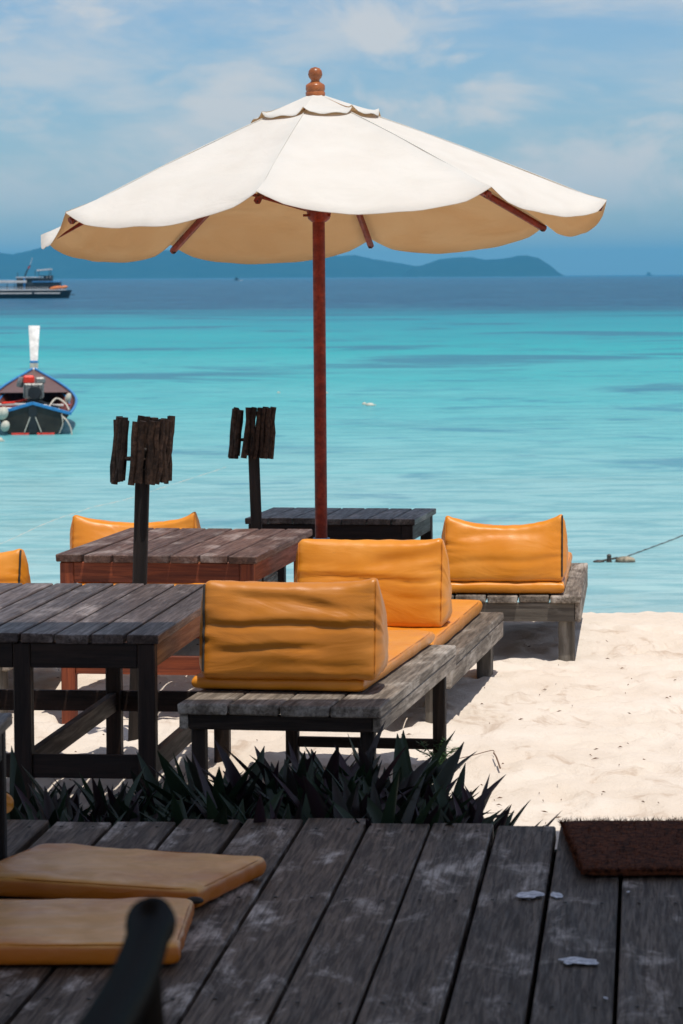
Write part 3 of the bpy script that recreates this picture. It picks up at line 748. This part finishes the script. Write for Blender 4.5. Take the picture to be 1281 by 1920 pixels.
# ------------------------------------------------------------------ black armchair, blurred in the foreground
ch = empty('armchair', (-.47, 2.6, DECK)); tag(ch, 'black rounded chair arm, out of focus in the foreground', 'chair')
rel = lambda p: Vector((p.x + .47, p.y - 2.6, p.z - DECK))
arm = [rel(pty(120, 2060, 2.2)), rel(pty(190, 1945, 2.45)), rel(pty(245, 1850, 2.7)), rel(pty(272, 1775, 2.92)), rel(pty(284, 1728, 3.0))]
ap = smooth_path(arm, 7); nA = len(ap)
tube('arm', ap + [ap[-1] + Vector((.001, .02, .002)), ap[-1] + Vector((.001, .026, .002))], [.021] * (nA - 10) + [.0205] * 5 + [.021, .0225, .0238, .0242, .024, .019, .006], MAT['black_metal'], ch, 18)
ax_ = ap[-8]; s0 = ax_ + Vector((0, 0, -.02))
tube('leg', smooth_path([s0, s0 + Vector((.004, .03, -.12)), s0 + Vector((.0, .06, -.35)), Vector((ax_.x, s0.y + .07, 0))], 6), .014, MAT['black_metal'], ch, 12)
p0 = ap[0]
tube('leg', smooth_path([p0, p0 + Vector((-.01, -.12, -.06)), p0 + Vector((-.02, -.16, -.3)), Vector((p0.x - .02, p0.y - .2, 0))], 6), .014, MAT['black_metal'], ch, 12)
mx = -.62
for nm, pts in (('arm', [q + Vector((mx, 0, 0)) for q in ap]),):
    tube(nm, pts, .0225, MAT['black_metal'], ch, 14)
tube('leg', smooth_path([s0 + Vector((mx, 0, 0)), s0 + Vector((mx, .03, -.12)), s0 + Vector((mx, .06, -.35)), Vector((ax_.x + mx, s0.y + .07, 0))], 6), .014, MAT['black_metal'], ch, 12)
tube('leg', smooth_path([p0 + Vector((mx, 0, 0)), p0 + Vector((mx, -.12, -.06)), p0 + Vector((mx, -.16, -.3)), Vector((p0.x + mx, p0.y - .2, 0))], 6), .014, MAT['black_metal'], ch, 12)
beam('seat', (p0.x + mx / 2, p0.y - .1, .45), (p0.x + mx / 2, p0.y + .42, .47), .56, .03, MAT['black_metal'], ch, .008)
beam('backrest', (p0.x + mx / 2, p0.y - .12, .42), (p0.x + mx / 2, p0.y - .22, .78), .54, .025, MAT['black_metal'], ch, .008)

# ------------------------------------------------------------------ coir door mat
dm0 = ptz(1052, 1540, DECK + .02); dmW, dmL = .62, .66
dmx = dm0.x + dmW / 2; dmy = dm0.y - dmL / 2 + .01
dm = empty('door_mat', (dmx, dmy, DECK)); tag(dm, 'dark brown coir door mat at the seaward edge of the deck', 'door mat')
link('backing', pad_mesh(dmW, dmL, .02, 3, .002, 30), MAT['coir'], dm, (0, 0, .002))
vs, fs = [], []; rr = random.Random(3)
for i in range(9000):
    x, y = rr.uniform(-dmW / 2, dmW / 2), rr.uniform(-dmL / 2, dmL / 2)
    if i < 2600: 
        q = rr.choice((0, 1, 2, 3)); x, y = ((x, -dmL / 2), (x, dmL / 2), (-dmW / 2, y), (dmW / 2, y))[q]
    a = rr.uniform(0, 6.28); l = rr.uniform(.012, .026); tx, ty = math.cos(a) * l * .7, math.sin(a) * l * .7; h = rr.uniform(.004, .016)
    px_, py_ = -math.sin(a) * .0012, math.cos(a) * .0012; b = len(vs); z = .016
    vs += [(x - px_, y - py_, z), (x + px_, y + py_, z), (x + tx, y + ty, z + h)]; fs.append((b, b + 1, b + 2))
f = link('fibres', mesh('fibres', vs, fs), MAT['coir'], dm); f['kind'] = 'stuff'

# ------------------------------------------------------------------ plants along the deck
def leaf_mesh(L, Wd, bend, seed):
    vs, fs = [], []; n = 7
    for i in range(n + 1):
        t = i / n; w_ = Wd * (math.sin(math.pi * min(1, (t * .86 + .14)) ** .8) ** .8 if t < 1 else 0) / 2 + (.0006)
        y = L * t * (1 - .25 * bend * t); z = -bend * L * t * t * .55; fold = w_ * .55
        for s in (-1, 0, 1): vs.append((s * w_, y, z + (fold if s else 0)))
    for i in range(n):
        for s in range(2): fs.append((i * 3 + s, i * 3 + s + 1, i * 3 + s + 4, i * 3 + s + 3))
    me = mesh('leaf', vs, fs, True); me.materials.append(MAT['leaf']); return me
leaves = [leaf_mesh(.26, .044, .2, 0), leaf_mesh(.24, .042, .4, 1), leaf_mesh(.28, .044, .10, 2), leaf_mesh(.22, .040, .7, 3), leaf_mesh(.25, .042, .3, 4)]
rr = random.Random(12)
spots = []
xx = 18
while xx < 925:
    for row in range(4):
        if xx > 840 and row > 1: continue
        spots.append((xx + rr.uniform(-14, 14), 7.98 + .12 + row * .22 + rr.uniform(-.08, .08), row))
    xx += rr.uniform(20, 27)
for px, Y, row in spots:
    X = (px - 640) / F * Y
    o = empty('oyster_plant', (X, Y, sand_z(X, Y)), rr.uniform(0, 6.28))
    tag(o, 'dark spear leaved oyster plant in the low row along the deck edge', 'plant', 'oyster plants along the deck')
    sc = rr.uniform(.86, 1.12) * (1.12 if 380 < px < 800 else 1.0 if px > 300 else .95) * (1.1 if row > 1 and 380 < px < 720 else 1)
    n = rr.randint(9, 12)
    for k in range(n):
        a = k * 2.4 + rr.uniform(-.3, .3); el = R(rr.uniform(42, 82)); s = sc * rr.uniform(.8, 1.15)
        lo = link('leaf', rr.choice(leaves), None, o, (.012 * math.cos(a), .012 * math.sin(a), rr.uniform(.02, .07) * sc))
        lo.rotation_euler = (el, rr.uniform(-.35, .35), a); lo.scale = (s, s, s)
# small ferny weed by the bench leg
def weed(px, py, z0, h, n, seed, label):
    p = ptz(px, py, z0); o = empty('weed', p); tag(o, label, 'weed'); r2 = random.Random(seed)
    for k in range(n):
        a = r2.uniform(0, 6.28); tip = Vector((math.cos(a) * h * .7, math.sin(a) * h * .5, h * r2.uniform(.5, 1)))
        path = smooth_path([(0, 0, 0), tip * .5 + Vector((0, 0, h * .15)), tip], 4); st = tube('stem', path, .0018, MAT['weed'], o, 5)
        vs, fs = [], []
        for q in path[2:]:
            for s in (-1, 1):
                for c_ in range(2):
                    d = Vector((r2.uniform(.3, 1) * s, r2.uniform(-.5, .5), r2.uniform(-.2, .6))).normalized() * h * r2.uniform(.16, .28); e = d.cross(Vector((0, 0, 1))).normalized() * h * .05
                    b = len(vs); vs += [q, q + d * .5 + e, q + d, q + d * .5 - e]; fs.append((b, b + 1, b + 2, b + 3))
        link('foliage', mesh('foliage', vs, fs), MAT['weed'], o)
weed(822, 1440, .0, .10, 7, 3, 'small green weed at the foot of the nearest bench')
weed(675, 1500, .0, .08, 4, 8, 'pale green sprig among the dark plants')
# loose litter on the sand
vs, fs = [], []; rr = random.Random(21)
for i in range(230):
    x, y = rr.uniform(-1.5, 1.9), 9.3 + (rr.random() ** 1.6) * 5.2
    a = rr.uniform(0, 6.28); l = rr.uniform(.003, .013) * (2.4 if i % 17 == 0 else 1); wd = rr.uniform(.0010, .0026); z = sand_z(x, y) + .003
    dx, dy = math.cos(a) * l, math.sin(a) * l; ex, ey = -math.sin(a) * wd, math.cos(a) * wd; b = len(vs)
    vs += [(x - dx, y - dy, z), (x + ex, y + ey, z + .003), (x + dx, y + dy, z + rr.uniform(0, .006)), (x - ex, y - ey, z + .001), (x, y, z + .006)]
    fs += [(b, b + 1, b + 4), (b + 1, b + 2, b + 4), (b + 2, b + 3, b + 4), (b + 3, b, b + 4)]
tag(link('beach_litter', mesh('litter', vs, fs), MAT['twig']), 'scattered dry twigs and leaf bits on the sand', 'litter', kind='stuff')
def twig(label, pix, z, rad):
    pts = [ptz(x, y, z + dz) for x, y, dz in pix]; o = tube('twig', smooth_path(pts, 5), rad, MAT['twig'], None, 6)
    return tag(o, label, 'twig', 'dry twigs')
twig('short dark twig sticking up from the sand right of the benches', [(926, 1412, .012), (931, 1420, .01), (938, 1440, .004)], .01, .003)
twig('long thin bent twig lying on the sand below the bench leg', [(850, 1424, .004), (880, 1418, .01), (922, 1407, .02), (926, 1413, .01)], .008, .0015)
twig('pale bent twig lying across the dark plants', [(480, 1496, 0), (520, 1503, .01), (590, 1505, 0)], .20, .004)

# ------------------------------------------------------------------ longtail boat
LB = ptz(62, 815, SEA); LY = LB.y
lt = empty('longtail_boat', (LB.x, LY, SEA)); tag(lt, 'moored wooden longtail boat seen from its stern, red and blue trim', 'boat')
lt.rotation_euler = (0, 0, R(5.3))
def hull_half(s):       # s 0 stern .. 1 bow -> half beam, gunwale height, half bottom, bottom height
    hb_ = .71 + .17 * math.sin(min(1, s / .55) * math.pi / 2) if s < .45 else .876 * max(.03, 1 - ((s - .45) / .55) ** 2.4)
    gz = .40 + .08 * s + .50 * s ** 3.2
    return hb_, gz
def station(s, inner=False):
    hb_, gz = hull_half(s); y = 9.6 * s; o = []
    k = .93 if inner else 1.0; z0 = -.22 + .55 * max(0, s - .75) / .25 * 1.2 + (.16 if inner else 0)
    for f, zf in ((0, 0), (.30, .05), (.50, .20), (.63, .36), (.82, .70), (1.0, 1.0)):
        o.append((hb_ * k * f, y + (.05 if inner and s == 0 else 0), z0 + (gz - z0) * zf))
    return [(-x, y_, z) for x, y_, z in reversed(o[1:])] + o
SS = [i / 18 for i in range(19)]
def loft(inner):
    st = [station(s, inner) for s in SS]; n = len(st[0]); vs = [p for s in st for p in s]
    fs = [(i * n + j, i * n + j + 1, (i + 1) * n + j + 1, (i + 1) * n + j) for i in range(len(st) - 1) for j in range(n - 1)]
    return mesh('hull', vs, fs if not inner else [f[::-1] for f in fs], True)
link('hull', loft(False), MAT['boat_brown'], lt); link('lining', loft(True), MAT['boat_inner'], lt)
st = station(0); tr = [(x, -.02, z) for x, y, z in st]; tr2 = [(x * .98, .05, z) for x, y, z in st]; nT = len(tr)
top = [(0, -.02, .60), (0, .05, .60)]
trv = tr + tr2 + top; trf = [tuple(range(nT)) + (2 * nT,), tuple(reversed(range(nT, 2 * nT))) ]
trf[1] = (2 * nT + 1,) + tuple(reversed(range(nT, 2 * nT)))
trf += [(i, nT + i, nT + i + 1, i + 1) for i in range(nT - 1)] + [(nT - 1, 2 * nT - 1, 2 * nT + 1, 2 * nT), (2 * nT, 2 * nT + 1, nT, 0)]
tm = link('transom', mesh('transom', trv, trf), MAT['boat_green'], lt)
for s in (-1, 1):
    beam('transom_rail', (0, -.03, .605), (s * .74, -.03, .395), .05, .06, MAT['boat_blue'], lt, .004)
    g = [Vector((s * (hull_half(q)[0] + .008), 9.6 * q, hull_half(q)[1] + .01)) for q in SS]
    tube('gunwale', g, .026, MAT['boat_blue'], lt, 8)
    g2 = [Vector((s * (hull_half(q)[0] * .86), 9.6 * q, hull_half(q)[1] - .09)) for q in SS[1:15]]
    tube('inner_rail', g2, .02, MAT['boat_blue'], lt, 8)
    tube('stay_rope', [(s * .05, -.04, .34), (s * .16, -.05, .05)], .011, MAT['rope'], lt, 6)
beam('bottom_stripe', (-.41, -.035, .0), (.41, -.035, .0), .02, .07, MAT['red'], lt, .003)
beam('stern_post', (0, -.035, -.05), (0, -.035, .58), .16, .02, MAT['boat_dark'], lt, .003)
# fore deck and tall prow
fd = [(-hull_half(s)[0] * .96, 9.6 * s, hull_half(s)[1] - .01) for s in SS[12:]]; fd2 = [(-x, y, z) for x, y, z in fd]; n = len(fd)
link('fore_deck', mesh('fore_deck', fd + fd2, [(i, i + 1, n + i + 1, n + i) for i in range(n - 1)]), MAT['boat_brown'], lt)
pw_ = [(0.075, 9.3, .55), (.07, 9.6, .9), (.085, 9.95, 1.25), (.105, 10.25, 1.6), (.125, 10.5, 1.93)]
vs = []; fs = []
for hw_, y, z in pw_: vs += [(-hw_ + .06 * (z - .6) * .25, y, z), (hw_ + .06 * (z - .6) * .25, y, z), (hw_ + .06 * (z - .6) * .25, y + .10, z - .03), (-hw_ + .06 * (z - .6) * .25, y + .10, z - .03)]
for i in range(len(pw_) - 1):
    for j in range(4): j2 = (j + 1) % 4; fs.append((i * 4 + j, i * 4 + j2, (i + 1) * 4 + j2, (i + 1) * 4 + j))
fs += [(3, 2, 1, 0), tuple(len(vs) - 4 + i for i in range(4))]
link('prow', mesh('prow', vs, fs), MAT['white'], lt)
beam('prow_sash', (-.085, 9.83, 1.14), (.10, 9.83, 1.14), .12, .05, MAT['boat_blue'], lt, .004)
beam('prow_sash', (-.085, 9.77, 1.05), (.10, 9.77, 1.05), .12, .11, MAT['float'], lt, .004)
for y, a, b, z in ((.9, -.72, -.05, .47), (1.6, -.74, -.1, .52), (.7, .08, .52, .45), (1.5, .2, .60, .50)):
    beam('thwart', (a, y, z), (b, y, z), .24, .035, MAT['white'], lt, .004)
beam('thwart', (-.78, 4.0, .40), (.78, 4.0, .40), .25, .04, MAT['boat_red'], lt, .004)
en = empty('engine', (0.02, 1.15, .55), 0, lt)
link('block', beam_mesh(.40, .40, .30, .03, MAT['steel']), None, en, (0, 0, .25))
link('sump', beam_mesh(.26, .34, .14, .03, MAT['boat_dark']), None, en, (0, 0, .04))
link('fuel_tank', beam_mesh(.21, .24, .16, .03, MAT['red']), None, en, (-.09, -.02, .47))
link('air_filter', beam_mesh(.20, .2, .13, .03, MAT['steel']), None, en, (.13, -.02, .45))
link('exhaust', lathe_mesh([(.05, -.1), (.065, -.08), (.065, .08), (.05, .1)], 14), MAT['steel'], en, (-.25, 0, .42), (0, R(15), 0))
link('flywheel', lathe_mesh([(.12, -.03), (.13, -.02), (.13, .02), (.12, .03)], 18), MAT['boat_dark'], en, (.02, -.23, .22), (R(90), 0, 0))
for k in range(6):
    beam('cooling_fin', (-.17 + .068 * k, -.215, .12), (-.17 + .068 * k, -.215, .38), .02, .03, MAT['steel'] if k % 2 else MAT['boat_dark'], en, .002)
tube('tiller', [(0, -.1, .1), (.35, -.5, -.02), (.5, -.7, -.05)], .02, MAT['boat_dark'], en, 8)
tube('tail_shaft', [(-.05, .2, .1), (-.4, .1, .02), (-.62, -.1, .02)], .022, MAT['red'], en, 8)
tube('mooring_line', smooth_path([(.30, .3, .5), (.45, .8, .66), (.62, .6, .58), (.70, .3, .45)], 6), .016, MAT['rope'], lt, 6)
tube('mooring_line', smooth_path([(.22, .6, .50), (.42, .2, .42), (.62, -.1, .30), (.72, -.15, .12), (.74, -.16, -.05)], 6), .016, MAT['rope'], lt, 6)
tube('mooring_line', smooth_path([(.55, -.06, .40), (.57, -.08, .2), (.50, -.08, .02)], 6), .010, MAT['rope'], lt, 6)
def fender(label, px, py, Y, rx, rz, par=None):
    p = pty(px, py, Y); o = link('fender', ball_mesh(rx, rx, rz), MAT['float'], None, p)
    o.rotation_euler = (0, R(18), 0); tag(o, label, 'fender', 'floats at the longtail boat')
fender('upper grey float hanging at the left of the longtail boat stern', 6, 775, LY - .25, .10, .13)
fender('lower grey float hanging at the left of the longtail boat stern', 10, 799, LY - .30, .085, .11)
fender('cream float hung inside the right side of the longtail boat', 128, 746, LY + 1.5, .06, .10)
# ------------------------------------------------------------------ excursion boat
TB = ptz(132, 559, SEA); S = TB.y / F                                  # metres per photo pixel out there
tb = empty('excursion_boat', (TB.x, TB.y, SEA)); tag(tb, 'dark two deck excursion boat with white awning near the horizon', 'boat')
def bx(name, x0, x1, z0, z1, mat, y0=-2.2, y1=2.2, par=None):
    """pixels right of the bow end / above the waterline, scaled to metres"""
    return beam(name, ((x0 - 132) * S, (y0 + y1) / 2, (z0 + z1) / 2 * S), ((x1 - 132) * S, (y0 + y1) / 2, (z0 + z1) / 2 * S), y1 - y0, (z1 - z0) * S, mat, par or tb, .02)
hv = []; hx = [-150, -100, 20, 100, 118, 128, 132]; hwid = [2.2, 2.5, 2.6, 2.3, 1.6, .8, .15]
for x, wd in zip(hx, hwid):
    for z, k in ((-6, .7), (8, .95), (15, 1.0)): hv += [((x + (3 if z > 10 and x > 110 else 0) - (5 if z < 0 and x > 110 else 0) - 132) * S, -wd * k, z * S), ((x + (3 if z > 10 and x > 110 else 0) - (5 if z < 0 and x > 110 else 0) - 132) * S, wd * k, z * S)]
hf = []
for i in range(len(hx) - 1):
    a, b = i * 6, (i + 1) * 6
    hf += [(a, b, b + 2, a + 2), (a + 2, b + 2, b + 4, a + 4), (a + 4, b + 4, b + 5, a + 5), (a + 5, b + 5, b + 3, a + 3), (a + 3, b + 3, b + 1, a + 1)]
hf += [(36, 37, 39, 38), (38, 39, 41, 40), (1, 0, 2, 3), (3, 2, 4, 5)]
link('hull', fix_normals(mesh('hull', hv, hf)), MAT['boat_dark'], tb)
bx('hull_stripe', -140, 64, 8.6, 10.6, MAT['white'], -2.72, -2.62); bx('hull_stripe', 68, 116, 8.6, 10.6, MAT['white'], -2.68, -2.40)
bx('deck_edge', -145, 122, 14.8, 16.2, MAT['white'], -2.66, 2.66)
for k in range(34): bx('rail_picket', -60 + k * 4.6, -58.6 + k * 4.6, 16.2, 21.5, MAT['white'], -2.5, -2.42)
bx('hand_rail', -62, 98, 21.5, 22.1, MAT['boat_dark'], -2.52, -2.40)
bx('cabin', 34, 98, 17, 38, MAT['boat_dark'], -1.7, 1.7); bx('cabin', 93, 114, 17, 29.5, MAT['boat_dark'], -1.6, 1.6)
bx('cabin_window', 38, 50, 25, 30, MAT['glass'], -1.78, -1.72); bx('cabin_window', 54, 66, 25, 30, MAT['glass'], -1.78, -1.72); bx('cabin_window', 97, 110, 23, 28, MAT['glass'], -1.68, -1.62)
for x in (-40, -20, 0, 16, 30): bx('awning_post', x, x + 1.4, 17, 28, MAT['boat_dark'], -1.9, -1.8)
bx('awning', -110, 53, 29, 33.5, MAT['white'], -2.3, 2.3); bx('roof', 33, 76, 38.4, 39.8, MAT['white'], -1.9, 1.9); bx('roof', 63, 116, 30, 31.8, MAT['boat_blue'], -2.0, 2.0)
bx('wheelhouse', 84, 99, 33, 41, MAT['boat_dark'], -1.3, 1.3); 
for x in (77, 82, 90, 96): bx('wheelhouse_post', x, x + 1.3, 32.6, 41, MAT['white'], -1.5, -1.4)
bx('wheelhouse_roof', 76, 100, 41.2, 42.4, MAT['boat_dark'], -1.5, 1.5)
beam('top_awning', ((71 - 132) * S, 0, 52 * S), ((98 - 132) * S, 0, 54 * S), 2.4, .18, MAT['white'], tb, .02)
for x in (68, 74, 94, 97): bx('top_post', x, x + 1, 42, 52, MAT['boat_dark'], -1.1, -1.0)
tube('mast', [((47 - 132) * S, 0, 40 * S), ((52 - 132) * S, 0, 52 * S), ((58 - 132) * S, 0, 62 * S)], .10, MAT['boat_dark'], tb, 6)
tube('aerial', [((57 - 132) * S, 0, 60 * S), ((62 - 132) * S, 0, 76 * S)], .03, MAT['white'], tb, 5)
tube('aerial', [((34 - 132) * S, 0, 40 * S), ((34 - 132) * S, 0, 48 * S)], .05, MAT['boat_dark'], tb, 5)
link('flag', mesh('flag', [((54 - 132) * S, -.1, 55 * S), ((57.5 - 132) * S, -.1, 57 * S), ((57.5 - 132) * S, -.1, 61 * S), ((53.5 - 132) * S, -.1, 59 * S)], [(0, 1, 2, 3)]), MAT['boat_red'], tb)
beam('bow_sprit', ((128 - 132) * S, 0, 6 * S), ((141 - 132) * S, 0, 6.4 * S), .4, .1, MAT['boat_dark'], tb, .01)
for lab, x0, x1, z in (('long orange kayak on the bow of the excursion boat', 95, 120, 19.5), ('short red kayak at the very bow of the excursion boat', 116, 130, 20.5)):
    k = link('kayak', ball_mesh((x1 - x0) / 2 * S, .4, .24, 16, 9), MAT['orange'], None, (TB.x + ((x0 + x1) / 2 - 132) * S, TB.y - 2.2, SEA + z * S)); k.rotation_euler = (0, R(-8), 0)
    tag(k, lab, 'kayak', 'kayaks on the excursion boat')
pe = empty('person', (TB.x + (49 - 132) * S, TB.y - 2.05, SEA + 16.6 * S)); tag(pe, 'person in blue standing at the rail of the excursion boat', 'person')
link('body', lathe_mesh([(.10, 0), (.12, .1), (.15, .5), (.20, .85), (.22, 1.1), (.20, 1.3), (.08, 1.4), (.06, 1.45), (.10, 1.52), (.11, 1.6), (.08, 1.7), (.02, 1.74)], 10), MAT['boat_blue'], pe)

# ------------------------------------------------------------------ far small craft
def far_boat(label, px, py, n_px, h_px, cab=True, wake=False):
    p = ptz(px, py, SEA); s = p.y / F; L = n_px * s; o = empty('motor_boat', p); tag(o, label, 'boat', 'far small boats')
    w_ = L * .16; v = [(-L / 2, -w_, .25 * L * .25), (-L / 2, w_, .0625 * L), (L * .2, w_, .07 * L), (L / 2, 0, .11 * L), (L * .2, -w_, .07 * L),
                       (-L / 2, -w_ * .7, -.05), (-L / 2, w_ * .7, -.05), (L * .2, w_ * .6, -.05), (L * .44, 0, -.05), (L * .2, -w_ * .6, -.05)]
    link('hull', fix_normals(mesh('hull', v, [(0, 1, 2, 3, 4), (9, 8, 7, 6, 5), (0, 5, 6, 1), (1, 6, 7, 2), (2, 7, 8, 3), (3, 8, 9, 4), (4, 9, 5, 0)])), MAT['boat_dark'], o)
    if cab: link('cabin', beam_mesh(L * .42, w_ * 1.3, h_px * s * .5, .01, MAT['boat_dark']), None, o, (-.03 * L, 0, .07 * L + h_px * s * .25)); link('cabin_roof', beam_mesh(L * .5, w_ * 1.5, .08, .01, MAT['boat_blue']), None, o, (-.03 * L, 0, .07 * L + h_px * s * .5 + .05))
    tube('mast', [(-.1 * L, 0, .05 * L), (-.1 * L, 0, h_px * s)], .03 * L * .4, MAT['boat_dark'], o, 6)
    if wake: link('wake', ball_mesh(L * .34, L * .3, .028 * L, 14, 7), MAT['white'], o, (L * .55, -.2, .02 * L))
far_boat('small motor boat with a white bow wave left of the umbrella pole', 444, 526, 13, 9, True, True)
far_boat('tiny dark boat on the horizon right of the excursion boat', 165, 522.4, 9, 4)
far_boat('tiny boat on the horizon at the far right', 1217, 516.6, 15, 9)

# ------------------------------------------------------------------ floats and ropes on the water
def buoy(label, px, py, rx, rz, dx=0):
    p = ptz(px, py, SEA); o = empty('buoy', p); tag(o, label, 'buoy', 'floats on the water')
    link('float', ball_mesh(rx, rx * .6, rz), MAT['float'], o, (0, 0, rz * .35))
    tube('ring', [(rx * .9, 0, .01), (rx * 1.15, 0, .03), (rx * 1.3, 0, 0)], .012, MAT['rope'], o, 6)
buoy('cream float on the water right of the umbrella pole', 694, 761, .10, .05)
buoy('small cream float beside the cream float', 683, 759, .05, .045)
buoy('tiny white float just behind the umbrella pole', 611, 738, .04, .04)
buoy('tiny white float left of the umbrella pole', 522, 737, .03, .03)
buoy('pale float at the left edge below the longtail boat', 0, 828, .06, .06)
fw = ptz(1152, 1054, SEA); dw = empty('driftwood_mooring', fw); tag(dw, 'dark driftwood with a pale float and rope in the shallows', 'driftwood')
link('float', ball_mesh(.105, .07, .042), MAT['drift'], dw, (.115, 0, .02)); link('float_skirt', ball_mesh(.112, .075, .026), MAT['rock'], dw, (.112, 0, .0))
link('stump', lathe_mesh([(.028, -.04), (.032, .0), (.022, .04), (.026, .07), (.012, .085)], 9), MAT['rock'], dw, (-.055, 0, 0))
link('log', ball_mesh(.06, .05, .022, 10, 7), MAT['rock'], dw, (-.165, 0, .004)); tube('branch', [(-.14, 0, .01), (-.055, 0, .03), (.03, 0, .045), (.06, 0, .03)], .011, MAT['rock'], dw, 7)
def rope(label, pix, rad, mat, dz=.006):
    pts = smooth_path([ptz(x, y, SEA + dz) for x, y in pix], 8)
    pts = [p + Vector((0, 0, .003 * math.sin(i * 1.7))) for i, p in enumerate(pts)]
    tag(tube('rope', pts, rad, mat, None, 6), label, 'rope', 'ropes on the water')
rope('dark rope running from the driftwood to the right edge', [(1168, 1046), (1195, 1036), (1225, 1025), (1260, 1012), (1300, 996)], .006, MAT['rope_dark'])
rope('pale mooring rope floating at the left in front of the longtail boat', [(-30, 1032), (20, 1012), (60, 993), (105, 974), (142, 962), (175, 951), (235, 937), (300, 916), (385, 889), (424, 876)], .005, MAT['rope'], -.0015)

# ------------------------------------------------------------------ what shades the deck: the thatched eave of the bar, above the frame
rf = empty('thatched_roof', (0, 0, 0)); tag(rf, 'thatched roof over the deck, above the picture', 'roof')
EY, EZ = 8.45, 4.2
def slab(name, a, b, c_, d, th, mat, par):
    vs = [Vector(p) for p in (a, b, c_, d)]; n = (vs[1] - vs[0]).cross(vs[3] - vs[0]).normalized() * th
    return link(name, fix_normals(mesh(name, vs + [p + n for p in vs], [(3, 2, 1, 0), (4, 5, 6, 7), (0, 1, 5, 4), (1, 2, 6, 5), (2, 3, 7, 6), (3, 0, 4, 7)])), mat, par)
for k in range(5):
    rr = random.Random(k); x0 = -2.31 + k * .75; e = EY + rr.uniform(-.04, .04) + (.30 if x0 < -.1 else 0)
    slab('thatch_bundle', (x0, e, EZ), (x0 + .752, e, EZ), (x0 + .752, 3.6, 5.6 + k * .003), (x0, 3.6, 5.6 + k * .003), .12, MAT['thatch'], rf)
slab('thatch_back', (-2.31, 3.59, 5.58), (1.44, 3.59, 5.58), (1.44, 1.3, 4.7), (-2.31, 1.3, 4.7), .15, MAT['thatch'], rf)
for x in (-2.1, 1.3):
    for y in (7.2, 1.5): beam('post', (x, y, 0), (x, y, 4.3 if y > 2 else 4.7), .14, .14, MAT['bench_leg'], rf, .01)
